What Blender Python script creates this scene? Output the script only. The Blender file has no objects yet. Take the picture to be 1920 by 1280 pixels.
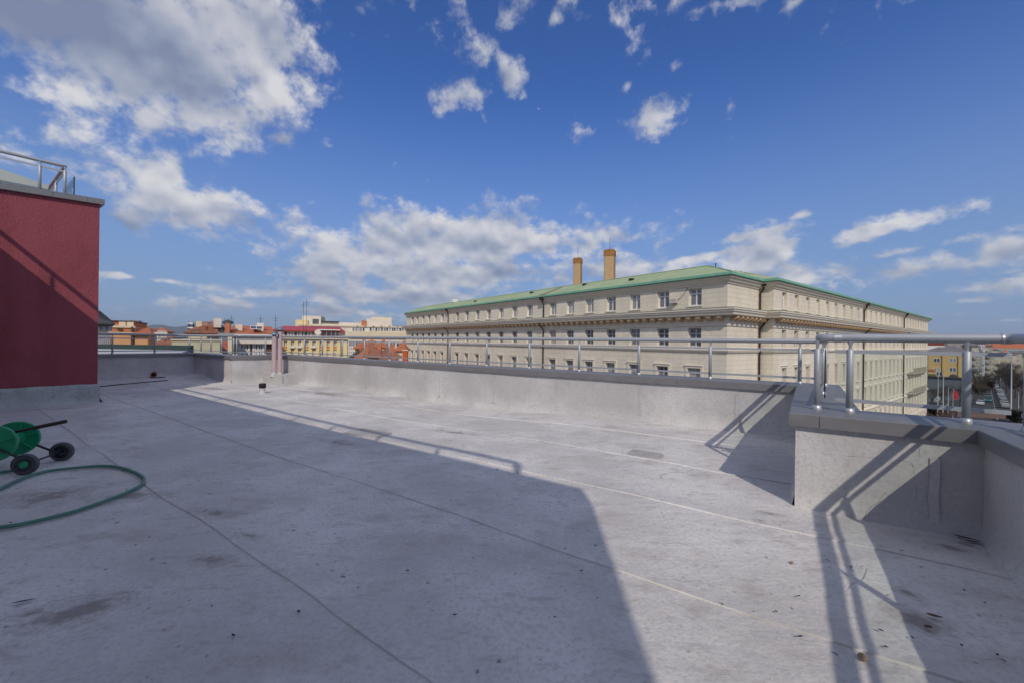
import bpy, bmesh, math, random
from mathutils import Vector, Matrix, noise as mnoise
random.seed(7)
R = math.radians
SC = bpy.context.scene
COL = SC.collection

# ------------------------------------------------------------------ camera
EYE = 1.05                      # camera height above the roof terrace
FPX = 750.0                     # focal length in pixels of a 1920 px wide frame
ROLL = 0.0132
cam = bpy.data.cameras.new('camera'); cam_o = bpy.data.objects.new('camera', cam); COL.objects.link(cam_o)
cam.sensor_width = 36.0; cam.lens = 36.0 * FPX / 1920.0
cam.clip_start = 0.05; cam.clip_end = 60000
cam_o.matrix_world = Matrix.Translation((0, 0, EYE)) @ Matrix.Rotation(R(90), 4, 'X') @ Matrix.Rotation(ROLL, 4, 'Z')
SC.camera = cam_o

def ray(u, v):
    dx, dy = u - 960.0, v - 640.0
    return Vector(((dx + dy * ROLL) / FPX, 1.0, -(dy - dx * ROLL) / FPX))
def at(u, v, Y):                # the point at distance Y in front of the terrace seen at photo position (u, v)
    d = ray(u, v) * Y
    return Vector((d.x, d.y, d.z + EYE))

# ------------------------------------------------------------------ light
SUN_AZ, SUN_EL = 5.0, 39.0      # sun stands behind the camera, a little to the right
TO_SUN = Vector((math.sin(R(SUN_AZ)) * math.cos(R(SUN_EL)), -math.cos(R(SUN_AZ)) * math.cos(R(SUN_EL)), math.sin(R(SUN_EL))))
sun = bpy.data.lights.new('sun', 'SUN'); sun.energy = 2.45; sun.angle = R(0.53); sun.color = (1.0, 0.90, 0.77)
sun_o = bpy.data.objects.new('sun', sun); COL.objects.link(sun_o)
sun_o.rotation_euler = TO_SUN.to_track_quat('Z', 'Y').to_euler(); sun_o.location = (5, -20, 25)
SC.view_settings.view_transform = 'Standard'; SC.view_settings.look = 'None'
SC.view_settings.exposure = 0.0; SC.view_settings.gamma = 1.0; SC.view_settings.use_curve_mapping = False

world = bpy.data.worlds.new('World'); SC.world = world; world.use_nodes = True
world.cycles.sampling_method = 'NONE'
SC.cycles.use_adaptive_sampling = True; SC.cycles.adaptive_threshold = 0.02
SC.cycles.max_bounces = 6; SC.cycles.diffuse_bounces = 3; SC.cycles.glossy_bounces = 3; SC.cycles.transparent_max_bounces = 12

def build_world():
    nt = world.node_tree; N = nt.nodes; L = nt.links
    for n in list(N): N.remove(n)
    out = N.new('ShaderNodeOutputWorld'); bg = N.new('ShaderNodeBackground')
    SKY = 0.14
    bg.inputs['Strength'].default_value = SKY
    L.new(bg.outputs[0], out.inputs[0])
    sky = N.new('ShaderNodeTexSky'); sky.sky_type = 'NISHITA'; sky.sun_disc = False
    sky.sun_elevation = R(SUN_EL); sky.sun_rotation = math.atan2(TO_SUN.x, TO_SUN.y)
    sky.altitude = 1200; sky.air_density = 0.9; sky.dust_density = 0.15; sky.ozone_density = 3.5
    hsv = N.new('ShaderNodeHueSaturation'); hsv.inputs['Saturation'].default_value = SKY_SAT; hsv.inputs['Value'].default_value = SKY_VAL
    hsv.inputs['Hue'].default_value = SKY_HUE
    L.new(sky.outputs[0], hsv.inputs['Color'])
    tc = N.new('ShaderNodeTexCoord')
    nrm = N.new('ShaderNodeVectorMath'); nrm.operation = 'NORMALIZE'; L.new(tc.outputs['Generated'], nrm.inputs[0])
    D = nrm.outputs[0]
    def math_(op, a, b=None, c=None, clamp=False):
        m = N.new('ShaderNodeMath'); m.operation = op; m.use_clamp = clamp
        for i, x in enumerate((a, b, c)):
            if x is None: continue
            if isinstance(x, (int, float)): m.inputs[i].default_value = x
            else: L.new(x, m.inputs[i])
        return m.outputs[0]
    def mapr(x, a, b, c=0.0, d=1.0, smooth=True):
        m = N.new('ShaderNodeMapRange'); m.interpolation_type = 'SMOOTHSTEP' if smooth else 'LINEAR'
        L.new(x, m.inputs[0]); m.inputs[1].default_value = a; m.inputs[2].default_value = b
        m.inputs[3].default_value = c; m.inputs[4].default_value = d
        return m.outputs[0]
    field = None; dark = None
    def add(cur, x, k=0.25):
        return x if cur is None else math_('SMOOTH_MAX', cur, x, k)
    for (u, v, ru, rv, amp, tilt, gy) in CLOUDS:
        if ru < 62 and amp < .1: amp -= .42 if ru > 30 else .62; ru *= 1.5; rv *= 1.5
        elif v > 240 and 0 <= u <= 1920: amp -= .27
        elif u < 700: amp -= .10
        c = ray(u, v); cn = c.normalized()
        Lc = c.length
        zax = -cn; xax = Vector((cn.y, -cn.x, 0)).normalized(); yax = zax.cross(xax)
        ct, st = math.cos(R(tilt)), math.sin(R(tilt))
        x2 = xax * ct + yax * st; y2 = yax * ct - xax * st
        m = Matrix((x2, y2, zax)).transposed()
        horiz = math.hypot(c.x, 1.0)
        rx = ru / FPX / (horiz * horiz) * (horiz / Lc); ry = rv / FPX / Lc * (horiz / Lc)
        mp = N.new('ShaderNodeMapping'); mp.vector_type = 'TEXTURE'; L.new(D, mp.inputs['Vector'])
        mp.inputs['Location'].default_value = cn; mp.inputs['Rotation'].default_value = m.to_euler('XYZ')
        mp.inputs['Scale'].default_value = (rx, ry, max(rx, ry) * 1.5)
        ln = N.new('ShaderNodeVectorMath'); ln.operation = 'LENGTH'; L.new(mp.outputs[0], ln.inputs[0])
        val = math_('SUBTRACT', 1.0 + amp, ln.outputs['Value'])
        field = add(field, val)
        if gy:
            g = math_('MULTIPLY', math_('MAXIMUM', math_('MULTIPLY_ADD', ln.outputs['Value'], -1.0, 1.15), 0.0), gy)
            dark = g if dark is None else math_('MAXIMUM', dark, g)
    for (az, el, wx, wy, amp) in FILL_CLOUDS:        # broken cumulus added out of view overhead, beside and behind to lift shaded areas
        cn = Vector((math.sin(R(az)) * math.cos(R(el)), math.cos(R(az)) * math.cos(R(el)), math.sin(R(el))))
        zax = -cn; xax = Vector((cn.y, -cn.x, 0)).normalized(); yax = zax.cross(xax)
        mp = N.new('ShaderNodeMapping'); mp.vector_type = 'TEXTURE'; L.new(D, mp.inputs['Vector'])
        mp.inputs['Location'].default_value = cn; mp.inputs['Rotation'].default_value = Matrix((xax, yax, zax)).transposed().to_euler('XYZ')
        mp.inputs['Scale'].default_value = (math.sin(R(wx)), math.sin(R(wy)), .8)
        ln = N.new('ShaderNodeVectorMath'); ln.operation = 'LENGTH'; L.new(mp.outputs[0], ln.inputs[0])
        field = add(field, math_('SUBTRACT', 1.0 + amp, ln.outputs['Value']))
    # noise, flattened towards the horizon so that low clouds read as layers
    sz = N.new('ShaderNodeSeparateXYZ'); L.new(D, sz.inputs[0])
    zz = math_('MULTIPLY', math_('POWER', math_('MAXIMUM', sz.outputs['Z'], 0.002), 0.62), 0.95)
    cz = N.new('ShaderNodeCombineXYZ'); L.new(sz.outputs['X'], cz.inputs[0]); L.new(sz.outputs['Y'], cz.inputs[1]); L.new(zz, cz.inputs[2])
    DW = cz.outputs[0]
    def fbm(off, scale, detail, rough, dist=0.0, zs=1.7):
        mp = N.new('ShaderNodeMapping'); L.new(DW, mp.inputs['Vector'])
        mp.inputs['Location'].default_value = off; mp.inputs['Scale'].default_value = (1, 1, zs)
        n = N.new('ShaderNodeTexNoise'); n.inputs['Scale'].default_value = scale; n.inputs['Detail'].default_value = detail
        n.inputs['Roughness'].default_value = rough; n.inputs['Distortion'].default_value = dist
        L.new(mp.outputs[0], n.inputs['Vector'])
        return n.outputs['Fac']
    big = fbm((3.1, 0.4, 1.3), 6.0, 8.0, 0.62, 0, 1.45)
    sh_ = fbm((3.1 + 0.004, 0.4 - 0.004, 1.3 + 0.030), 6.0, 3.0, 0.5, 0, 1.45)
    bigs = fbm((3.1, 0.4, 1.3), 6.0, 3.0, 0.5, 0, 1.45)
    fine = fbm((1.0, 5.0, 2.0), 24.0, 5.0, 0.62, 0, 1.3)
    n1 = math_('MULTIPLY_ADD', big, 3.6, -1.80)
    n2 = math_('MULTIPLY_ADD', fine, 2.0, -1.0)
    dens = math_('ADD', math_('ADD', field, n1), n2)
    cover = mapr(dens, -0.12, 0.74)
    sepz = N.new('ShaderNodeSeparateXYZ'); L.new(D, sepz.inputs[0])
    horizon = mapr(sepz.outputs['Z'], -0.005, 0.06)
    cover = math_('MULTIPLY', cover, math_('MULTIPLY_ADD', horizon, 0.75, 0.2), clamp=True)
    cover = math_('MULTIPLY', cover, 0.96)
    # relief shading: lit towards the zenith, grey where thick and below
    rel = math_('MULTIPLY', math_('SUBTRACT', bigs, sh_), 2.6)
    rel2 = math_('MULTIPLY', math_('SUBTRACT', big, bigs), 1.15)
    thick = mapr(dens, 0.5, 2.0, 0.0, 0.16)
    calm = math_('MAXIMUM', math_('MULTIPLY_ADD', dark, -1.4, 1.0), 0.45)
    lum = math_('SUBTRACT', math_('MULTIPLY_ADD', math_('ADD', rel, rel2), calm, 0.62), thick)
    lum = math_('SUBTRACT', lum, dark)
    lum = math_('MINIMUM', math_('MAXIMUM', lum, 0.17), 0.92)
    ramp = N.new('ShaderNodeValToRGB'); L.new(lum, ramp.inputs[0])
    e = ramp.color_ramp.elements
    e[0].position = 0.12; e[0].color = (0.175, 0.215, 0.33, 1)
    e[1].position = 0.85; e[1].color = (0.70, 0.69, 0.70, 1)
    m_ = e.new(0.42); m_.color = (0.35, 0.385, 0.48, 1)
    sc = N.new('ShaderNodeMix'); sc.data_type = 'RGBA'; sc.blend_type = 'MULTIPLY'; sc.inputs[0].default_value = 1.0
    L.new(ramp.outputs[0], sc.inputs[6]); k = CLOUD_GAIN / SKY; sc.inputs[7].default_value = (k, k, k, 1)
    mix = N.new('ShaderNodeMix'); mix.data_type = 'RGBA'
    hz = N.new('ShaderNodeMix'); hz.data_type = 'RGBA'
    L.new(mapr(sepz.outputs['Z'], 0.0, 0.56, 0.92, 0.0), hz.inputs[0]); L.new(hsv.outputs[0], hz.inputs[6]); hz.inputs[7].default_value = (.195 / SKY, .295 / SKY, .48 / SKY, 1)
    L.new(cover, mix.inputs[0]); L.new(hz.outputs[2], mix.inputs[6]); L.new(sc.outputs[2], mix.inputs[7])
    L.new(mix.outputs[2], bg.inputs['Color'])

SKY_SAT, SKY_VAL, SKY_HUE, CLOUD_GAIN = 1.22, 1.07, 0.513, 1.06
# clouds of the day: (direction as photo position, half sizes, weight, tilt, greyness); the last rows stand outside the frame
CLOUDS = [
 (110, 40, 400, 130, .6, 0, .46), (330, 130, 200, 120, .3, -15, .28), (490, 90, 120, 130, .35, 0, 0), (400, 205, 130, 80, .2, 0, 0),
 (270, 215, 60, 50, .1, 0, 0), (300, 320, 110, 60, .1, -15, 0), (370, 395, 150, 66, .16, -12, 0), (250, 420, 70, 45, .1, 0, 0), (525, 262, 48, 26, .1, -10, 0),
 (105, 190, 60, 45, -.35, -35, 0), (885, 180, 90, 32, .15, 8, 0), (955, 150, 40, 50, .2, 0, 0), (915, 215, 25, 30, .05, 0, 0), (905, 95, 45, 60, -.05, 25, 0), (955, 30, 60, 30, -.28, 20, 0),
 (1035, 40, 40, 22, -.15, 25, 0), (1060, 92, 26, 18, -.05, 0, 0), (660, 70, 26, 30, -.15, 0, 0), (1222, 222, 58, 38, .18, 28, 0),
 (1085, 250, 40, 30, -.22, -30, 0), (1365, 212, 26, 22, -.1, 30, 0), (1265, 118, 30, 20, -.15, 40, 0), (1370, 4, 100, 30, -.16, 0, 0), (1490, 6, 30, 14, -.1, 0, 0), (1175, 165, 14, 30, -.15, 0, 0),
 (615, 268, 40, 22, -.3, 0, 0), (1010, 205, 16, 8, 0, 0, 0), (1505, 402, 22, 9, .05, 0, 0),
 (860, 455, 260, 62, .42, 4, 0), (675, 480, 85, 44, .32, 0, 0), (1020, 455, 130, 50, .25, 0, 0), (880, 515, 340, 40, .3, 0, .10), (1150, 445, 60, 26, .1, -12, 0), (1160, 505, 110, 40, .1, 0, 0),
 (760, 555, 260, 34, .28, 0, .12), (520, 552, 110, 16, .05, 0, 0), (330, 530, 120, 10, -.05, -6, 0), (620, 585, 260, 20, .12, 0, .1), (455, 505, 40, 7, -.1, 0, 0),
 (1630, 432, 100, 24, .28, 14, 0), (1770, 398, 130, 26, .25, 8, 0), (1420, 478, 90, 42, .12, 15, 0), (1420, 440, 140, 13, -.1, 6, 0),
 (1720, 505, 210, 34, .22, 4, .08), (1880, 480, 110, 40, .25, 8, .05), (1560, 510, 190, 40, -.02, 0, .05), (1700, 470, 240, 16, -.05, 7, 0), (1850, 540, 160, 26, .1, 0, .12),
 (1830, 562, 110, 11, .05, 3, 0), (1780, 590, 120, 9, .02, 3, 0), (1900, 600, 90, 8, 0, 0, 0), (1330, 480, 200, 12, -.1, 8, 0), (240, 520, 80, 10, 0, 0, 0),
]
FILL_CLOUDS = [(-75, 38, 24, 15, .35), (-20, 62, 26, 15, .35), (55, 58, 22, 13, .3), (110, 30, 26, 14, .3), (-125, 32, 26, 15, .3), (140, 62, 20, 13, .3), (-150, 66, 22, 12, .3), (85, 12, 24, 7, .2), (-100, 10, 30, 7, .2), (150, 12, 24, 7, .15), (-160, 12, 26, 7, .15)]
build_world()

# ------------------------------------------------------------------ helpers
MATS = {}
def mat(name, col, rough=0.8, var=0.12, scale=3.0, bump=0.0, bscale=40.0, metal=0.0, spec=0.3, dirt=None, dirt_amt=0.0, dscale=1.2, stretch=(1, 1, 1)):
    if name in MATS: return MATS[name]
    m = bpy.data.materials.new(name); m.use_nodes = True; nt = m.node_tree; N = nt.nodes; L = nt.links
    b = N['Principled BSDF']; b.inputs['Roughness'].default_value = rough; b.inputs['Metallic'].default_value = metal
    b.inputs['Specular IOR Level'].default_value = spec
    tc = N.new('ShaderNodeTexCoord'); mp = N.new('ShaderNodeMapping'); L.new(tc.outputs['Object'], mp.inputs['Vector']); mp.inputs['Scale'].default_value = stretch
    n = N.new('ShaderNodeTexNoise'); n.inputs['Scale'].default_value = scale; n.inputs['Detail'].default_value = 7; n.inputs['Roughness'].default_value = .62
    L.new(mp.outputs[0], n.inputs['Vector'])
    r = N.new('ShaderNodeMapRange'); L.new(n.outputs['Fac'], r.inputs[0]); r.inputs[1].default_value = .28; r.inputs[2].default_value = .72
    r.inputs[3].default_value = 1 - var; r.inputs[4].default_value = 1 + var
    mx = N.new('ShaderNodeMix'); mx.data_type = 'RGBA'; mx.blend_type = 'MULTIPLY'; mx.inputs[0].default_value = 1
    mx.inputs[6].default_value = (*col, 1); L.new(r.outputs[0], mx.inputs[7])
    res = mx.outputs[2]
    if dirt:
        n2 = N.new('ShaderNodeTexNoise'); n2.inputs['Scale'].default_value = dscale; n2.inputs['Detail'].default_value = 9; n2.inputs['Roughness'].default_value = .68
        L.new(mp.outputs[0], n2.inputs['Vector'])
        r2 = N.new('ShaderNodeMapRange'); L.new(n2.outputs['Fac'], r2.inputs[0]); r2.inputs[1].default_value = .5; r2.inputs[2].default_value = .72; r2.inputs[4].default_value = dirt_amt
        m2 = N.new('ShaderNodeMix'); m2.data_type = 'RGBA'; L.new(r2.outputs[0], m2.inputs[0]); L.new(res, m2.inputs[6]); m2.inputs[7].default_value = (*dirt, 1)
        res = m2.outputs[2]
    L.new(res, b.inputs['Base Color'])
    if bump:
        n3 = N.new('ShaderNodeTexNoise'); n3.inputs['Scale'].default_value = bscale; n3.inputs['Detail'].default_value = 6
        L.new(mp.outputs[0], n3.inputs['Vector'])
        bp = N.new('ShaderNodeBump'); bp.inputs['Strength'].default_value = bump; bp.inputs['Distance'].default_value = .02
        L.new(n3.outputs['Fac'], bp.inputs['Height']); L.new(bp.outputs[0], b.inputs['Normal'])
    MATS[name] = m
    return m

class MB:
    def __init__(s): s.v = []; s.f = []; s.sm = []
    def add(s, vs, fs, smooth=False):
        o = len(s.v); s.v += [tuple(x) for x in vs]; s.f += [tuple(i + o for i in f) for f in fs]; s.sm += [smooth] * len(fs); return s
    def box(s, x0, x1, y0, y1, z0, z1):
        return s.add([(x0, y0, z0), (x1, y0, z0), (x1, y1, z0), (x0, y1, z0), (x0, y0, z1), (x1, y0, z1), (x1, y1, z1), (x0, y1, z1)],
                     [(3, 2, 1, 0), (4, 5, 6, 7), (0, 1, 5, 4), (1, 2, 6, 5), (2, 3, 7, 6), (3, 0, 4, 7)])
    def prism(s, poly, z0, z1):     # poly: list of xy, counter-clockwise; z may be lists
        n = len(poly)
        z0 = z0 if isinstance(z0, (list, tuple)) else [z0] * n; z1 = z1 if isinstance(z1, (list, tuple)) else [z1] * n
        vs = [(p[0], p[1], z) for p, z in zip(poly, z0)] + [(p[0], p[1], z) for p, z in zip(poly, z1)]
        fs = [tuple(range(n - 1, -1, -1)), tuple(range(n, 2 * n))] + [(i, (i + 1) % n, n + (i + 1) % n, n + i) for i in range(n)]
        return s.add(vs, fs)
    def tube(s, pts, rad, seg=8, cap=True):
        pts = [Vector(p) for p in pts]; n = len(pts)
        rad = rad if isinstance(rad, (list, tuple)) else [rad] * n
        vs = []; ref = None
        for i, p in enumerate(pts):
            d = (pts[min(i + 1, n - 1)] - pts[max(i - 1, 0)]).normalized()
            if ref is None:
                ref = Vector((0, 0, 1)) if abs(d.z) < .9 else Vector((1, 0, 0))
            x = (ref - d * ref.dot(d)).normalized(); y = d.cross(x); ref = x
            for k in range(seg):
                a = 2 * math.pi * k / seg
                vs.append(p + (x * math.cos(a) + y * math.sin(a)) * rad[i])
        fs = [(i * seg + k, i * seg + (k + 1) % seg, (i + 1) * seg + (k + 1) % seg, (i + 1) * seg + k) for i in range(n - 1) for k in range(seg)]
        s.add(vs, fs, True)
        if cap:
            s.add(vs[:seg], [tuple(range(seg - 1, -1, -1))]); s.add(vs[-seg:], [tuple(range(seg))])
        return s
    def lathe(s, prof, origin=(0, 0, 0), axis=(0, 0, 1), seg=16):   # prof: (r, h)
        ax = Vector(axis).normalized(); ref = Vector((1, 0, 0)) if abs(ax.x) < .9 else Vector((0, 1, 0))
        x = (ref - ax * ref.dot(ax)).normalized(); y = ax.cross(x); o = Vector(origin)
        vs = [o + ax * h + (x * math.cos(2 * math.pi * k / seg) + y * math.sin(2 * math.pi * k / seg)) * r for r, h in prof for k in range(seg)]
        fs = [(i * seg + k, i * seg + (k + 1) % seg, (i + 1) * seg + (k + 1) % seg, (i + 1) * seg + k) for i in range(len(prof) - 1) for k in range(seg)]
        s.add(vs, fs, True)
        return s
    def mesh(s, name, m):
        me = bpy.data.meshes.new(name); me.from_pydata(s.v, [], s.f)
        me.polygons.foreach_set('use_smooth', s.sm); me.materials.append(m); me.update()
        return me
    def build(s, name, m, parent=None):
        return link(name, s.mesh(name, m), parent)
def link(name, me, parent=None, loc=None, rz=0.0):
    o = bpy.data.objects.new(name, me); COL.objects.link(o)
    if parent is not None: o.parent = parent
    if loc is not None: o.location = loc
    if rz: o.rotation_euler = (0, 0, rz)
    return o
def tag(o, label=None, cat=None, group=None, kind=None):
    if label: o['label'] = label
    if cat: o['category'] = cat
    if group: o['group'] = group
    if kind: o['kind'] = kind
    return o
def thing(name, label, cat, loc=(0, 0, 0), rz=0.0, group=None):
    return tag(link(name, None, None, loc, rz), label, cat, group)
def copy_tree(o, parent=None):
    c = o.copy(); COL.objects.link(c)
    if parent is not None: c.parent = parent
    for ch in list(o.children): copy_tree(ch, c)
    return c

# ------------------------------------------------------------------ materials
UANG_ = math.atan2(-.5689, .8224)
def membrane(name, col, stains=(), speck=1.0, bumps=1.0, blotch=1.0):
    m = bpy.data.materials.new(name); m.use_nodes = True; nt = m.node_tree; N = nt.nodes; L = nt.links
    b = N['Principled BSDF']; b.inputs['Roughness'].default_value = .82; b.inputs['Specular IOR Level'].default_value = .25
    tc = N.new('ShaderNodeTexCoord'); P = tc.outputs['Object']
    def noise(scale, detail=6, rough=.6, stretch=(1, 1, 1), rot=0, dist=0):
        mp = N.new('ShaderNodeMapping'); L.new(P, mp.inputs['Vector']); mp.inputs['Rotation'].default_value = (0, 0, rot); mp.inputs['Scale'].default_value = stretch
        n = N.new('ShaderNodeTexNoise'); n.inputs['Scale'].default_value = scale; n.inputs['Detail'].default_value = detail; n.inputs['Roughness'].default_value = rough
        n.inputs['Distortion'].default_value = dist
        L.new(mp.outputs[0], n.inputs['Vector']); return n.outputs['Fac']
    def mr(x, a, b_, c=0.0, d=1.0):
        r = N.new('ShaderNodeMapRange'); r.interpolation_type = 'SMOOTHSTEP'; L.new(x, r.inputs[0])
        for i, q in enumerate((a, b_, c, d)): r.inputs[i + 1].default_value = q
        return r.outputs[0]
    def mixc(fac, a, c2, mode='MIX'):
        x = N.new('ShaderNodeMix'); x.data_type = 'RGBA'; x.blend_type = mode
        if isinstance(fac, float): x.inputs[0].default_value = fac
        else: L.new(fac, x.inputs[0])
        for i, q in ((6, a), (7, c2)):
            if isinstance(q, tuple): x.inputs[i].default_value = (*q, 1)
            else: L.new(q, x.inputs[i])
        return x.outputs[2]
    def ma(op, a, c=None, d=None):
        x = N.new('ShaderNodeMath'); x.operation = op
        for i, q in enumerate((a, c, d)):
            if q is None: continue
            if isinstance(q, (int, float)): x.inputs[i].default_value = q
            else: L.new(q, x.inputs[i])
        return x.outputs[0]
    c = mixc(mr(noise(1.1, 8, .6), .35, .68), tuple(x * .82 for x in col), tuple(min(1, x * 1.10) for x in col))
    # blotches where water stood: warm grey
    c = mixc(mr(noise(2.2, 7, .66, (1, 1.8, 1), .6), .50, .72, 0, .66 * blotch), c, (col[0] * .64, col[1] * .60, col[2] * .57))
    c = mixc(mr(noise(6.5, 6, .68, (1, 2.2, 1), .6), .53, .68, 0, .6 * blotch), c, (col[0] * .62, col[1] * .585, col[2] * .56))
    # worn grain and dark specks
    c = mixc(mr(noise(48, 4, .8), .44, .68, 0, .5), c, (col[0] * .58, col[1] * .57, col[2] * .58))
    c = mixc(mr(noise(24, 3, .55), .68, .74, 0, .75 * speck), c, (col[0] * .25, col[1] * .24, col[2] * .24))
    # fine cracks
    vo = N.new('ShaderNodeTexVoronoi'); vo.feature = 'DISTANCE_TO_EDGE'; vo.inputs['Scale'].default_value = .9
    wv = N.new('ShaderNodeMix'); wv.data_type = 'RGBA'; wv.inputs[0].default_value = .10
    nn = N.new('ShaderNodeTexNoise'); nn.inputs['Scale'].default_value = 5; nn.inputs['Detail'].default_value = 6; L.new(P, nn.inputs['Vector'])
    L.new(P, wv.inputs[6]); L.new(nn.outputs['Color'], wv.inputs[7]); L.new(wv.outputs[2], vo.inputs['Vector'])
    crack = ma('MULTIPLY', mr(vo.outputs['Distance'], .0, .0045, 1, 0), mr(noise(2.3, 3), .55, .66))
    c = mixc(ma('MULTIPLY', crack, .4), c, (col[0] * .3, col[1] * .29, col[2] * .29))
    rag = noise(9, 5, .7)
    best = None
    for (x, y, rx, ry, a, k, tone) in stains:
        mp = N.new('ShaderNodeMapping'); mp.vector_type = 'TEXTURE'; L.new(P, mp.inputs['Vector'])
        mp.inputs['Location'].default_value = (x, y, 0); mp.inputs['Rotation'].default_value = (0, 0, R(a)); mp.inputs['Scale'].default_value = (rx, ry, 3)
        ln = N.new('ShaderNodeVectorMath'); ln.operation = 'LENGTH'; L.new(mp.outputs[0], ln.inputs[0])
        q = ma('ADD', ln.outputs['Value'], .55 * (.75 - k))
        best = q if best is None else ma('MINIMUM', best, q)
    if best is not None:
        q = ma('ADD', best, ma('MULTIPLY_ADD', rag, 2.6, -1.3))
        c = mixc(ma('MULTIPLY', mr(q, .2, 1.0, 1, 0), .72), c, stains[0][6])
        rim = ma('MULTIPLY', mr(q, .80, .95), mr(q, .98, 1.12, 1, 0))
        c = mixc(ma('MULTIPLY', rim, .22), c, tuple(x * .62 for x in stains[0][6]))
    L.new(c, b.inputs['Base Color'])
    h = ma('ADD', ma('MULTIPLY_ADD', noise(4.5, 2, .5, (1, 3.5, 1), -UANG_), .6, ma('MULTIPLY', noise(70, 2, .7), .35)), ma('ADD', ma('MULTIPLY', noise(8, 3), 1.1), ma('MULTIPLY', crack, -.8)))
    bp = N.new('ShaderNodeBump'); bp.inputs['Strength'].default_value = .45 * bumps; bp.inputs['Distance'].default_value = .02
    L.new(h, bp.inputs['Height']); L.new(bp.outputs[0], b.inputs['Normal'])
    MATS[name] = m
    return m

def ashlar(name, col, bw=1.3, bh=.46):
    m = bpy.data.materials.new(name); m.use_nodes = True; nt = m.node_tree; N = nt.nodes; L = nt.links
    b = N['Principled BSDF']; b.inputs['Roughness'].default_value = .85; b.inputs['Specular IOR Level'].default_value = .2
    tc = N.new('ShaderNodeTexCoord'); sp = N.new('ShaderNodeSeparateXYZ'); L.new(tc.outputs['Object'], sp.inputs[0])
    ad = N.new('ShaderNodeMath'); ad.operation = 'ADD'; L.new(sp.outputs['X'], ad.inputs[0]); L.new(sp.outputs['Y'], ad.inputs[1])
    cb = N.new('ShaderNodeCombineXYZ'); L.new(ad.outputs[0], cb.inputs['X']); L.new(sp.outputs['Z'], cb.inputs['Y'])
    br = N.new('ShaderNodeTexBrick'); br.offset = .5; br.inputs['Scale'].default_value = 1; br.inputs['Brick Width'].default_value = bw; br.inputs['Row Height'].default_value = bh
    br.inputs['Mortar Size'].default_value = .013; br.inputs['Mortar Smooth'].default_value = .3
    br.inputs['Color1'].default_value = (*[x * 1.02 for x in col], 1); br.inputs['Color2'].default_value = (*[x * .965 for x in col], 1); br.inputs['Mortar'].default_value = (*[x * .72 for x in col], 1)
    L.new(cb.outputs[0], br.inputs['Vector'])
    n = N.new('ShaderNodeTexNoise'); n.inputs['Scale'].default_value = .35; n.inputs['Detail'].default_value = 9; n.inputs['Roughness'].default_value = .65
    mp = N.new('ShaderNodeMapping'); L.new(tc.outputs['Object'], mp.inputs['Vector']); mp.inputs['Scale'].default_value = (1, 1, .45); L.new(mp.outputs[0], n.inputs['Vector'])
    r = N.new('ShaderNodeMapRange'); L.new(n.outputs['Fac'], r.inputs[0]); r.inputs[1].default_value = .3; r.inputs[2].default_value = .7; r.inputs[3].default_value = .84; r.inputs[4].default_value = 1.08
    mx = N.new('ShaderNodeMix'); mx.data_type = 'RGBA'; mx.blend_type = 'MULTIPLY'; mx.inputs[0].default_value = 1; L.new(br.outputs['Color'], mx.inputs[6]); L.new(r.outputs[0], mx.inputs[7])
    L.new(mx.outputs[2], b.inputs['Base Color'])
    bp = N.new('ShaderNodeBump'); bp.inputs['Strength'].default_value = .5; bp.inputs['Distance'].default_value = .03; bp.invert = True
    L.new(br.outputs['Fac'], bp.inputs['Height']); L.new(bp.outputs[0], b.inputs['Normal'])
    MATS[name] = m; return m

def glass_clear(name):
    m = bpy.data.materials.new(name); m.use_nodes = True; nt = m.node_tree; N = nt.nodes; L = nt.links
    for n in list(N): N.remove(n)
    o = N.new('ShaderNodeOutputMaterial'); t = N.new('ShaderNodeBsdfTransparent'); t.inputs[0].default_value = (.93, .965, .95, 1)
    g = N.new('ShaderNodeBsdfGlossy'); g.inputs['Roughness'].default_value = .02
    lw = N.new('ShaderNodeLayerWeight'); pw_ = N.new('ShaderNodeMath'); pw_.operation = 'POWER'; L.new(lw.outputs['Facing'], pw_.inputs[0]); pw_.inputs[1].default_value = 4.0
    fr = N.new('ShaderNodeMath'); fr.operation = 'MULTIPLY_ADD'; L.new(pw_.outputs[0], fr.inputs[0]); fr.inputs[1].default_value = .5; fr.inputs[2].default_value = .03
    mx = N.new('ShaderNodeMixShader'); L.new(fr.outputs[0], mx.inputs[0]); L.new(t.outputs[0], mx.inputs[1]); L.new(g.outputs[0], mx.inputs[2]); L.new(mx.outputs[0], o.inputs[0])
    MATS[name] = m; return m

M_GLASS = glass_clear('clear_glass')
M_STEEL = mat('grey_rail_metal', (.40, .425, .455), .5, .07, 6, metal=.3, spec=.5, bump=.03, bscale=200)
M_CHROME = mat('bright_fitting', (.52, .54, .56), .42, .04, 6, metal=.6, spec=.5)
M_COPE = mat('grey_coping_sheet', (.20, .198, .203), .45, .09, 2.5, metal=.15, spec=.4, dirt=(.30, .30, .30), dirt_amt=.4, dscale=4, bump=.05, bscale=5)
M_RUBBER = mat('black_rubber', (.02, .02, .022), .7, .1)
M_RED = mat('red_stucco', (.285, .076, .092), .92, .10, 1.5, bump=.6, bscale=60, spec=.15, dirt=(.17, .042, .05), dirt_amt=.6, dscale=2.2, stretch=(1, 1, .45))
M_PLINTH = membrane('plinth_membrane', (.47, .49, .49), speck=.5)
M_WALLMEM = membrane('parapet_membrane', (.59, .58, .575), speck=.10, bumps=.6, blotch=.35)

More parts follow.
